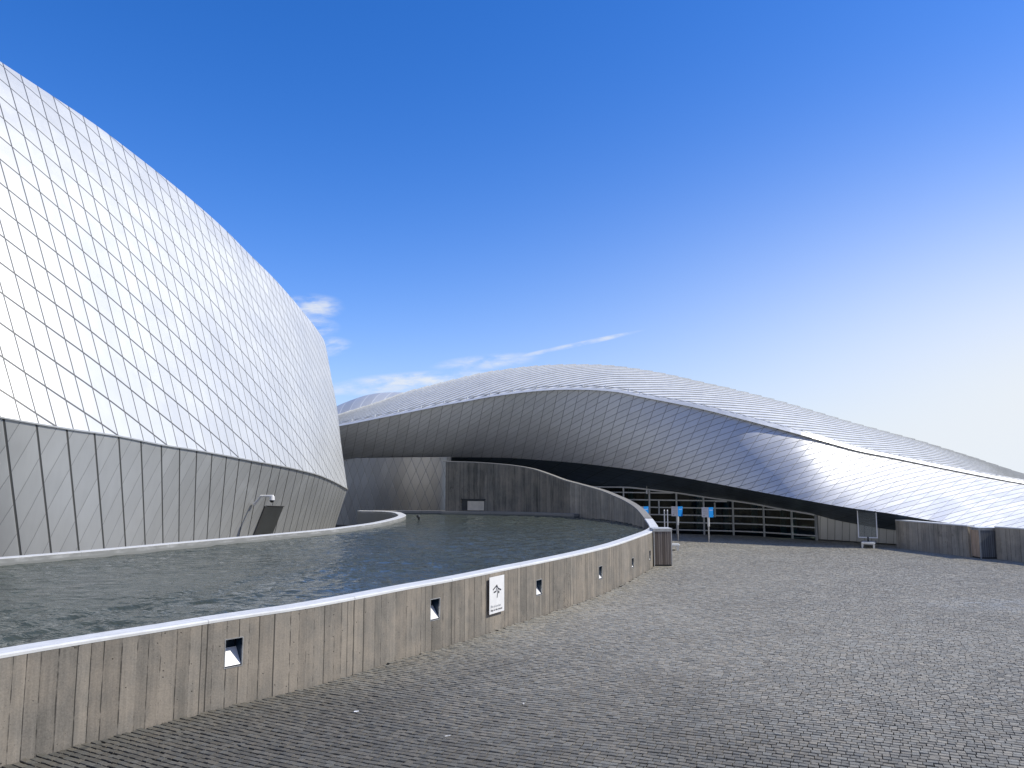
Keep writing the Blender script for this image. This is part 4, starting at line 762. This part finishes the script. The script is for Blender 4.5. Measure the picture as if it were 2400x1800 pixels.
# fascia and gutter along the eave
V = []; 
for i, u in enumerate(uu):
    b, g_ = samp(B_, u), samp(G_, u); f_ = np.array([0, -0.14, 0])
    for q in (b+np.array([0, 0.05, 0]), b+f_, g_+f_*0.9+np.array([0, 0, 0.0]), g_+np.array([0, 0.05, 0.0]), b+np.array([0, 0.3, 0.03])): V.append(q)
F = []
for i in range(len(uu)-1):
    for j in range(4): F.append((i*5+j, (i+1)*5+j, (i+1)*5+j+1, i*5+j+1))
mesh_obj('fascia', V, F, M_fascia, mb)
# eave rail carried on small brackets
bm = bmesh.new(); pr = None
for u in np.arange(790, 2900, 18):
    g_ = Vector(samp(G_, u)) + Vector((0, -0.02, 0.10 if u < 1500 else 0.05))
    if pr is not None: tube(bm, pr, g_, 0.018, 6)
    pr = g_
o = bm_obj('eave_rail', bm, M_steel, None); o.parent = mb; o.location = -Vector(mb.location)
for u in list(np.arange(826, 1500, 54.0)) + list(np.arange(1500, 2440, 76.0)):
    g_ = Vector(samp(G_, u)); bm = bmesh.new(); tube(bm, g_+Vector((-0.05, -0.02, -0.03)), g_+Vector((0.0, -0.02, 0.16 if u < 1500 else 0.08)), 0.035, 6)
    o = bm_obj('bracket', bm, M_fascia, None); o.parent = mb; o.location = -Vector(mb.location)
# ribbed roof: lapped strips, each one's lower edge stands proud
def roof_pt(u, v):
    v = 1-(1-v)**0.62
    g_, a = samp(G_, u)+np.array([0, 0.42, 0.02]), samp(A_, u)
    r = a-np.array([0, 0, 3.0]); r /= np.linalg.norm(r)
    Lm = np.linalg.norm(a-g_); m_ = a-r*Lm*0.52
    p = g_*(1-v)**2+m_*2*v*(1-v)+a*v*v
    return p
NS = 13.0; SL = 380.0; du = 15.0
ur = np.arange(600, 2901, du); V = []; F = []; lift = 0.045
kmin = int(math.floor(-NS*(2900-600)/SL))-1
cache = {}; RI = []
def rp_(u, v):
    key = (u, round(v, 5))
    if key not in cache:
        p = roof_pt(u, v); q1 = roof_pt(u, min(1, v+0.02)); q2 = roof_pt(u, max(0, v-0.02)); w1 = roof_pt(u+4, v); w2 = roof_pt(u-4, v)
        n = np.cross(w1-w2, q1-q2); n /= np.linalg.norm(n)
        if n[2] < 0: n = -n
        cache[key] = (p, n)
    return cache[key]
for k in range(kmin, int(NS)+1):
    prev = None
    for u in ur:
        sh = (u-600)/SL
        vl = k/NS+sh; vh = (k+1)/NS+sh
        if vh <= 0 or vl >= 1.0: prev = None; continue
        full_l = vl; vl = max(0.0, vl); vh = min(1.0, vh)
        p0, n0 = rp_(u, vl); p1, n1_ = rp_(u, vh)
        f0 = 1-(vl-full_l)*NS; f1 = 1-(vh-full_l)*NS
        idx = len(V)
        V += [p0-n0*0.02, p0+n0*lift*f0, p1+n1_*(lift*f1)]
        if prev is not None:
            F.append((prev, idx, idx+1, prev+1)); F.append((prev+1, idx+1, idx+2, prev+2)); RI.append(len(F)-2)
        prev = idx
rf = mesh_obj('roof', V, F, M_roof, mb); rf.data.materials.append(M_lap_shade)
for i in RI: rf.data.polygons[i].material_index = 1
# back of the roof closes the volume
V = []; 
for u in uu:
    a = samp(A_, u); r = a-np.array([0, 0, 3.0]); r /= np.linalg.norm(r)
    for (dd, dzz) in ((0, -0.03), (3, -0.12), (8, -0.9), (13, -2.6)):
        z = max(-0.1, a[2]+dzz+dd*max(0, r[2])*0.5*(dd < 4)); V.append((a[0]+r[0]*dd*0.3, a[1]+dd, z))
    V.append((a[0], a[1]+15, -0.1))
mesh_obj('rear_roof', V, grid_faces(len(uu), 5), M_roof, mb, smooth=True)

# glazing ---------------------------------------------------------------
GLp = [(g_[1], g_[2]) for g_ in D['glass']]; GLu = [g_[0] for g_ in D['glass']]
def glass_at(u): return np.array([np.interp(u, GLu, [g_[0] for g_ in GLp]), np.interp(u, GLu, [g_[1] for g_ in GLp])])
def head_z(u): return samp(S_, u)[2]
V = []; UG = [u for u in np.arange(1240, 1908, 14)] + [1907]
for u in UG:
    x, y = glass_at(u); V += [(x, y, 0.0), (x, y, head_z(u))]
gz = mesh_obj('glazing', V, grid_faces(len(UG), 2), M_glass, mb)
gz['label'] = 'dark curved glass wall with slim horizontal bars'
def strip(name, us, z_fn, h, d_, mat, parent):
    P = np.array([glass_at(u) for u in us]); N_ = normals2(P); V = []
    for i, u in enumerate(us):
        z = z_fn(u)
        for o, zz in ((0.0, z-h/2), (d_, z-h/2), (d_, z+h/2), (0.0, z+h/2)): V.append((P[i, 0]+N_[i, 0]*o, P[i, 1]+N_[i, 1]*o, zz))
    F = []
    for i in range(len(us)-1):
        for j in range(4): F.append((i*4+j, (i+1)*4+j, (i+1)*4+(j+1) % 4, i*4+(j+1) % 4))
    F.append((3, 2, 1, 0)); e = (len(us)-1)*4; F.append((e, e+1, e+2, e+3))
    return mesh_obj(name, V, F, mat, parent)
for z in (0.20, 0.56, 0.92, 1.28, 1.64, 2.0):
    us = [u for u in UG if head_z(u) > z+0.05]
    if len(us) > 2: strip('glazing_bar', us, lambda u, z=z: z, 0.055, 0.08, M_mullion, gz)
strip('head_bar', UG, lambda u: head_z(u)-0.03, 0.07, 0.10, M_mullion, gz)
strip('door_bar', [u for u in UG if 1668 < u < 1716], lambda u: head_z(1690)-0.13, 0.05, 0.11, M_mullion, gz)
for i, (x, y) in enumerate(D['mull']):
    u = (1300, 1350, 1405, 1460, 1520, 1583, 1646, 1714, 1785, 1850, 1906)[i]
    bm = bmesh.new(); zz = head_z(u); box(bm, x-0.035, x+0.035, y-0.105, y-0.01, -0.02, zz)
    o = bm_obj('mullion', bm, M_mullion); o.parent = gz; o.location = -Vector(mb.location)
for u, h1, h0 in ((1542, 1.6, 0.9), (1672, 1.55, 0.85)):
    x, y = glass_at(u); bm = bmesh.new(); box(bm, x-0.03, x+0.03, y-0.11, y-0.012, h0, h1)
    o = bm_obj('short_mullion', bm, M_mullion); o.parent = gz; o.location = -Vector(mb.location)
# room behind the glass
V = []
for u in UG:
    x, y = glass_at(u); V += [(x, y+0.05, 0.015), (x+0.8, y+5.0, 0.015), (x+0.8, y+5.0, 3.0)]
mesh_obj('interior', V, grid_faces(len(UG), 3, flip=True), M_int, mb)
for u in (1490, 1530, 1655, 1720, 1790, 1860, 1885):
    x, y = glass_at(u); bm = bmesh.new(); tube(bm, (x, y+1.6, 0.0), (x, y+1.6, head_z(u)+0.2), 0.16, 14)
    o = bm_obj('column', bm, M_teal); o.parent = mb; o.location = -Vector(mb.location)
# plinth panels right of the glass
V = []; UV = []; us = [1907+i*10 for i in range(32)]
for u in us:
    uu_ = min(u, 2900); s = samp(S_, uu_); gx, gy = (glass_at(uu_) if uu_ <= 2100 else (s[0], s[1]+0.1))
    V += [(gx, gy+0.02, 0.06), (gx, gy-0.0, max(0.1, s[2]+0.02))]; UV += [((u-1907)/17.0+0.5, 0.5), ((u-1907)/17.0+0.35, 0.5)]
mesh_obj('plinth_panels', V, grid_faces(len(us), 2), M_panel, mb, UV)
bm = bmesh.new(); x, y = glass_at(1907); box(bm, x-0.04, x+0.03, y-0.08, y+0.1, 0.0, head_z(1907)+0.05)
o = bm_obj('corner_post', bm, M_mullion); o.parent = mb; o.location = -Vector(mb.location)
# courtyard wall of tan diamond cladding under the left end of the facade
cw, cs = smooth_line([(-16.5, 50.0), (-13.5, 48.2), (-10.0, 45.6), (-6.6, 43.3), (-3.60, 41.6), (-3.2, 39.4)], 0.35)
V = []; UV = []
for i in range(len(cw)):
    for j in range(9):
        t = j/8; z = -0.05+3.9*t; lean = 0.25*t
        V.append((cw[i, 0]+lean*0.4, cw[i, 1]-lean*0.3, z)); UV.append((cs[i]/0.62+z/1.25, cs[i]/0.62-z/1.25))
mesh_obj('courtyard_cladding', V, grid_faces(len(cw), 9), M_yard, mb, UV, smooth=True)
# small downlight under the soffit
lx, ly, lz = D['lamp']; dl = tag(empty('downlight', (lx, ly, lz)), 'tiny white tube lamp hanging under the dark soffit above the glass wall', 'lamp')
bm = bmesh.new(); tube(bm, (0, 0, -0.22), (0, 0, 0.0), 0.045, 12); bm_obj('lamp_tube', bm, M_white, dl)
bm = bmesh.new(); tube(bm, (0, 0, 0.0), (0, 0, 0.35), 0.012, 6); bm_obj('rod', bm, M_steel, dl)

# distant wing whose roof peeps over
FR, FB = np.array(D['FR']), np.array(D['FB'])
fw_ = tag(empty('distant_wing', (-10, 60, 0)), 'pale ribbed roof of a farther wing peeping over the low building beside the bright one', 'building')
V = []; UV = []; n_f = 60; tt = np.linspace(0, len(FR)-1, n_f); fp, _ = smooth_line(D['FR'], 0.25); fb = np.stack([np.interp(np.linspace(0, 1, len(fp)), np.linspace(0, 1, len(FB)), FB[:, k]) for k in range(3)], 1)
for i in range(len(fp)):
    for j in range(15):
        t = j/14
        if t <= 0.7: q = t/0.7; m_ = fp[i]+np.array([0, -3.0, -0.25]); p = fb[i]*(1-q)**2+m_*2*q*(1-q)+fp[i]*q*q
        else: q = (t-0.7)/0.3; p = fp[i]+np.array([0, 10*q, -6*q*q-0.3*q])
        V.append(p); UV.append((t*1.2-i/len(fp)*16.0, 0.5))
mesh_obj('roof', V, grid_faces(len(fp), 15), M_roof_far, fw_, UV, smooth=True)
V = []
for i in range(len(fp)): V += [tuple(fb[i]), (fb[i][0], fb[i][1], -0.05)]
mesh_obj('wall', V, grid_faces(len(fp), 2), M_panel, fw_, [(0.5, 0.5)]*len(V))

# ------------------------------------------------------------------ right-hand low walls
def low_wall(name, p0, p1, h, th, label, ext=0.0):
    p0 = Vector((p0[0], p0[1], 0)); p1 = Vector((p1[0], p1[1], 0)); d_ = (p1-p0); L_ = d_.length; d_.normalize(); n = Vector((-d_.y, d_.x, 0))
    if n.x < 0: n = -n            # thickness goes away from the plaza
    r = tag(empty(name, p0), label, 'wall')
    V = []; UV = []
    for a in (0, L_):
        for o, z in ((0, -0.1), (0, h-0.04), (th, h-0.04), (th, -0.1)): V.append(p0+d_*a+n*o+Vector((0, 0, z))); UV.append((a+p0.y+(o*1.0), z))
    mesh_obj('wall', V, [(0, 4, 5, 1), (1, 5, 6, 2), (2, 6, 7, 3), (0, 1, 2, 3), (7, 6, 5, 4)], M_concrete_low, r, UV)
    V = []; UV = []
    for a in (-0.01, L_+0.01):
        for o, z in ((-0.015, h-0.04), (-0.015, h), (th+0.015, h), (th+0.015, h-0.04)): V.append(p0+d_*a+n*o+Vector((0, 0, z))); UV.append((a, o))
    mesh_obj('coping', V, [(0, 4, 5, 1), (1, 5, 6, 2), (2, 6, 7, 3), (0, 1, 2, 3), (7, 6, 5, 4), (0, 3, 7, 4)], M_coping, r, UV)
    return r
r1a, r1b = D['r1']; r2a, r2b = D['r2']
low_wall('low_wall', r1a, r1b, 1.12, 0.30, 'low streaked grey concrete wall between the two sign stand and the pale timber bin')
dv = Vector((r2b[0]-r2a[0], r2b[1]-r2a[1])).normalized()
low_wall('low_wall', r2a, (r2a[0]+dv.x*9, r2a[1]+dv.y*9), 1.13, 0.30, 'low plain grey concrete wall at the right edge, past the timber bin')

# ------------------------------------------------------------------ timber bins
def bin_(loc, rz, w, dpt, h, mats, label):
    r = empty('litter_bin', (loc[0], loc[1], 0), rz); tag(r, label, 'bin', 'timber clad litter bins'); r['_local'] = 1
    for face, mt, (x0, x1, y0, y1) in (('front_panel', mats[0], (0.03, w-0.03, 0, 0.02)), ('side_panel', mats[1], (0, 0.02, 0.03, dpt-0.03)), ('side_panel', mats[1], (w-0.02, w, 0.03, dpt-0.03)), ('rear_panel', mats[0], (0.03, w-0.03, dpt-0.02, dpt))):
        V = [(x0, y0, 0.05), (x1, y0, 0.05), (x1, y1, 0.05), (x0, y1, 0.05), (x0, y0, h-0.1), (x1, y0, h-0.1), (x1, y1, h-0.1), (x0, y1, h-0.1)]
        UVb = [((p[0]+p[1]), p[2]) for p in V]
        mesh_obj(face, V, [(0, 3, 2, 1), (4, 5, 6, 7), (0, 1, 5, 4), (1, 2, 6, 5), (2, 3, 7, 6), (3, 0, 4, 7)], mt, r, UVb)
    for (x, y) in ((0, 0), (w-0.03, 0), (0, dpt-0.03), (w-0.03, dpt-0.03)):
        bm = bmesh.new(); box(bm, x, x+0.03, y-0.003, y+0.03, 0, h-0.1); bm_obj('corner_post', bm, M_steel, r)
    bm = bmesh.new(); box(bm, -0.005, w+0.005, -0.008, dpt+0.005, h-0.1, h-0.015); bmesh.ops.bevel(bm, geom=list(bm.edges), offset=0.006, segments=1, affect='EDGES')
    ld = bm_obj('lid', bm, M_steel, r)
    bm = bmesh.new(); box(bm, -0.015, w+0.015, -0.02, dpt+0.015, h-0.015, h); bm_obj('rim', bm, M_fascia, ld)
    bm = bmesh.new(); box(bm, 0.03, w-0.03, 0.03, dpt-0.03, 0.0, h-0.12); bm_obj('liner', bm, M_dark, r)
    return r
b1 = D['bin1']
bin_((b1[0][0]+0.03, b1[0][1]), R(2), 0.60, 0.6, 1.20, (M_timber, M_timber_dark), 'brown slatted timber bin with a metal lid against the bend of the pool wall')
b2 = D['bin2']
bin_((16.45, 28.02), R(-90), 0.56, 0.62, 1.08, (M_timber_lit, M_timber_dark), 'timber bin with a pale side and a dark side between two low concrete walls')  # lit and shaded faces painted in as pale and dark timber

# ------------------------------------------------------------------ sign on the pool wall
sp0, sp1 = D['signp']; s0, s1 = s_of(*sp0), s_of(*sp1); sc = (s0+s1)/2; p, n = wall_at(sc)
tvec = Vector((-n[1], n[0], 0)); nvec = Vector((n[0], n[1], 0)); stand = 0.050
sign = tag(empty('warning_sign', (p[0], p[1], 0.33)), 'white upright warning sign with a falling stick figure fixed to the pool wall', 'sign')
SW, SH = 0.54, 0.685; zc = 0.33
ctr = Vector((p[0], p[1], 0))+nvec*stand
def sp3(a, z, o=0.0): return ctr + tvec*a + nvec*o + Vector((0, 0, zc+z))
V = [sp3(-SW/2, 0, 0.008), sp3(SW/2, 0, 0.008), sp3(SW/2, SH, 0.008), sp3(-SW/2, SH, 0.008), sp3(-SW/2, 0, 0), sp3(SW/2, 0, 0), sp3(SW/2, SH, 0), sp3(-SW/2, SH, 0)]
mesh_obj('plate', V, [(0, 1, 2, 3), (7, 6, 5, 4), (0, 4, 5, 1), (1, 5, 6, 2), (2, 6, 7, 3), (3, 7, 4, 0)], M_white, sign)
for a, z in ((-SW/2+0.05, 0.05), (SW/2-0.05, 0.05), (-SW/2+0.05, SH-0.05), (SW/2-0.05, SH-0.05)):
    bm = bmesh.new(); tube(bm, sp3(a, z, -stand-0.005)-Vector(sign.location), sp3(a, z, 0.002)-Vector(sign.location), 0.012, 8); bm_obj('spacer', bm, M_steel, sign)
# falling stick figure drawn in strokes (x from the left 0..1, y from the top 0..1)
def stroke(p0, p1, w):
    a = Vector((p0[0]*SW-SW/2, SH-p0[1]*SH)); b = Vector((p1[0]*SW-SW/2, SH-p1[1]*SH)); d_ = (b-a).normalized(); q = Vector((-d_.y, d_.x))*w/2; a = a-d_*w*0.3; b = b+d_*w*0.3
    return [a-q, b-q, b+q, a+q]
V = []; F = []
for p0, p1, w in (((0.24, 0.35), (0.48, 0.25), 0.026), ((0.48, 0.25), (0.58, 0.345), 0.026), ((0.58, 0.345), (0.76, 0.395), 0.028), ((0.48, 0.25), (0.44, 0.41), 0.020), ((0.44, 0.41), (0.29, 0.425), 0.028), ((0.56, 0.335), (0.505, 0.58), 0.020), ((0.615, 0.425), (0.62, 0.46), 0.036)):
    st = stroke(p0, p1, w); b_ = len(V)
    for q in st: V.append(sp3(q.x, q.y, 0.0105+0.0003*len(F)))
    F.append((b_, b_+1, b_+2, b_+3))
mesh_obj('pictogram', V, F, M_ink, sign)
def text_mesh(name, body, size, mat, place, parent, bold=0.0, align='LEFT'):
    cu = bpy.data.curves.new(name, 'FONT'); cu.body = body; cu.size = size; cu.offset = bold; cu.align_x = align; cu.resolution_u = 3
    o = bpy.data.objects.new(name, cu); col.objects.link(o)
    dg = bpy.context.evaluated_depsgraph_get(); dg.update(); me = bpy.data.meshes.new_from_object(o.evaluated_get(dg))
    bpy.data.objects.remove(o); me.materials.clear(); me.materials.append(mat)
    off = Vector(parent.location) if parent.get('_local') is None else Vector((0, 0, 0))
    for v in me.vertices: v.co = place(v.co.x, v.co.y) - off
    return link(bpy.data.objects.new(name, me), parent)
text_mesh('lettering', 'Bliv på jorden', 0.066, M_ink_pale, lambda x, y: sp3(-SW/2+0.04+x, 0.115+y, 0.0125), sign, 0.0006)
text_mesh('lettering', 'Stay on the ground', 0.054, M_ink, lambda x, y: sp3(-SW/2+0.04+x, 0.05+y, 0.0125), sign, 0.0010)

# ------------------------------------------------------------------ sign posts before the entrance
def copy_thing(o, loc, label):
    c = o.copy(); c.location = loc; c['label'] = label; link(c)
    def rec(src, dst):
        for ch in src.children:
            k = ch.copy(); k.parent = dst; col.objects.link(k); rec(ch, k)
    rec(o, c)
    return c
def sign_post(loc, label):
    r = empty('sign_post', loc); r['_local'] = 1; tag(r, label, 'sign post', 'blue and white sign posts in front of the entrance')
    bm = bmesh.new(); tube(bm, (0, 0, -0.02), (0, 0, 0.72), 0.032, 12); bm_obj('pole', bm, M_steel, r)
    bm = bmesh.new(); tube(bm, (0, 0, 0.68), (0, 0, 1.47), 0.05, 12); bm_obj('sleeve', bm, M_fascia, r)
    for sgn, mt, nm in ((-1, M_signback, 'white_plate'), (1, M_blue, 'blue_plate')):
        a = Vector((sgn*math.cos(R(30)), math.sin(R(30)), 0)) if sgn < 0 else Vector((math.cos(R(30)), math.sin(R(30)), 0))
        w = 0.30 if sgn < 0 else 0.27; q = Vector((-a.y, a.x, 0))*0.01*sgn
        z0, z1 = 1.07, 1.50; V = []
        for z in (z0, z1):
            for b_ in (0.0, w):
                for s_ in (-1, 1): V.append(a*b_+q*s_+Vector((0, -0.055, z)))
        pl = mesh_obj(nm, V, [(0, 2, 3, 1), (4, 5, 7, 6), (0, 1, 5, 4), (2, 6, 7, 3), (0, 4, 6, 2), (1, 3, 7, 5)], mt, r)
        front = -1 if q.y*1 > 0 else 1
        nrm = Vector((a.y, -a.x, 0)); nrm = nrm if nrm.y < 0 else -nrm
        base = Vector((0, -0.055, 0))+nrm*0.013
        V = []; F = []
        rows = ((0.86, 0.55), (0.80, 0.75), (0.62, 0.6), (0.55, 0.7), (0.48, 0.4), (0.36, 0.66), (0.30, 0.5)) if sgn < 0 else ((0.70, 0.72),)
        for (zz, ln) in rows:
            b_ = len(V); x0 = w*0.14; x1 = w*(0.14+ln)
            for (xx, z_) in ((x0, z0+(z1-z0)*zz), (x1, z0+(z1-z0)*zz), (x1, z0+(z1-z0)*zz+0.014), (x0, z0+(z1-z0)*zz+0.014)): V.append(base+a*xx+Vector((0, 0, z_)))
            F.append((b_, b_+1, b_+2, b_+3))
        if sgn < 0:
            b_ = len(V)
            for k in range(10): V.append(base+a*(w*0.68+0.035*math.cos(k*0.628))+Vector((0, 0, z0+0.075+0.035*math.sin(k*0.628))))
            F.append(tuple(range(b_, b_+10)))
        mesh_obj('print', V, F, M_ink_pale if sgn < 0 else M_white, pl)
    return r
pp = D['post']
sp_a = sign_post((pp[0][0], pp[0][1], 0), 'blue and white sign post just right of the brown bin, middle of the three')
copy_thing(sp_a, (pp[1][0], pp[1][1], 0), 'rightmost blue and white sign post, standing clear in front of the glass wall')
copy_thing(sp_a, (pp[2][0]-0.2, pp[2][1], 0), 'sign post of which only the blue plate shows over the pool wall bend, leftmost')

# ------------------------------------------------------------------ poster stands
def poster_stand(loc, rz, label, base_blue=True):
    r = empty('poster_stand', loc, rz); r['_local'] = 1; tag(r, label, 'sign stand', 'poster stands on the square')
    for x in (-0.21, 0.21):
        for y in (-0.42, 0.42):
            bm = bmesh.new(); box(bm, x-0.03, x+0.03, y-0.05, y+0.05, 0, 0.16); bm_obj('foot', bm, M_fascia, r)
    bm = bmesh.new(); box(bm, -0.26, 0.26, -0.50, 0.50, 0.16, 0.24); bmesh.ops.bevel(bm, geom=list(bm.edges), offset=0.03, segments=2, affect='EDGES'); bm_obj('base', bm, M_fascia, r)
    for y in (-0.07, 0.07):
        bm = bmesh.new(); box(bm, -0.03, 0.03, y-0.015, y+0.015, 0.24, 0.42); bm_obj('bracket', bm, M_dark, r)
    z0, z1, w = 0.38, 1.54, 0.36
    for y0 in (-0.075, 0.045):
        bm = bmesh.new()
        box(bm, -w, -w+0.035, y0, y0+0.03, z0, z1); box(bm, w-0.035, w, y0, y0+0.03, z0, z1)
        box(bm, -w+0.035, w-0.035, y0+0.001, y0+0.029, z0, z0+0.035); box(bm, -w+0.035, w-0.035, y0+0.001, y0+0.029, z1-0.035, z1)
        fr_ = bm_obj('frame', bm, M_white, r)
        bm = bmesh.new(); box(bm, -w+0.03, w-0.03, y0+0.010, y0+0.020, z0+0.03, z1-0.03); bm_obj('panel', bm, M_pane, fr_)
    return r
st = D['stand']
ps = poster_stand((st[1][0]-0.05, st[1][1]+0.35, 0), R(-26), 'upright white framed stand with a clear pane before the concrete wall at right')
p2 = copy_thing(ps, (st[0][0]-0.28, st[0][1]+0.35, 0), 'upright white framed stand seen edge-on just behind the brown bin'); p2.rotation_euler = (0, 0, R(78))

# ------------------------------------------------------------------ bits on the ground and in the water
lab = ['white scrap of paper on the dark setts left of centre', 'cigarette end lying on the near setts in the middle', 'small white chip on the setts under the wall sign', 'white scrap on the near setts right of the cigarette end', 'tiny white crumb at the bottom edge of the square']
for i, (x, y) in enumerate(D['paper'][:3]):
    bm = bmesh.new(); L_, W_ = ((0.055, 0.03), (0.065, 0.010), (0.022, 0.016), (0.03, 0.022), (0.025, 0.016))[i]
    box(bm, -L_/2, L_/2, -W_/2, W_/2, 0, 0.008 if i else 0.004)
    bmesh.ops.subdivide_edges(bm, edges=list(bm.edges), cuts=2, use_grid_fill=True)
    for v in bm.verts: v.co += Vector((random.uniform(-1, 1)*L_*.07, random.uniform(-1, 1)*W_*.12, random.uniform(0, 1)*0.006))
    o = bm_obj('paper_scrap' if i != 1 else 'cigarette_end', bm, M_white); o.location = (x, y, 0.004); o.rotation_euler = (0, 0, random.uniform(0, 0.5)); tag(o, lab[i], 'litter')
dx_, dy_, dz_ = D['duct']
nz = tag(empty('water_inlet', (dx_, dy_, WZ-0.1)), 'small dark pipe head poking out of the pool near the tip of the kerb wall', 'pipe'); nz['_local'] = 1
bm = bmesh.new(); tube(bm, (0, 0, 0), (0, 0, 0.22), 0.05, 12); bm_obj('pipe', bm, M_dark, nz)
bm = bmesh.new(); tube(bm, (-0.02, 0, 0.22), (-0.06, 0, 0.32), 0.085, 12, 0.06); bm_obj('cap', bm, M_dark, nz)
for o in list(bpy.data.objects):
    if o.get('_local') is not None: del o['_local']
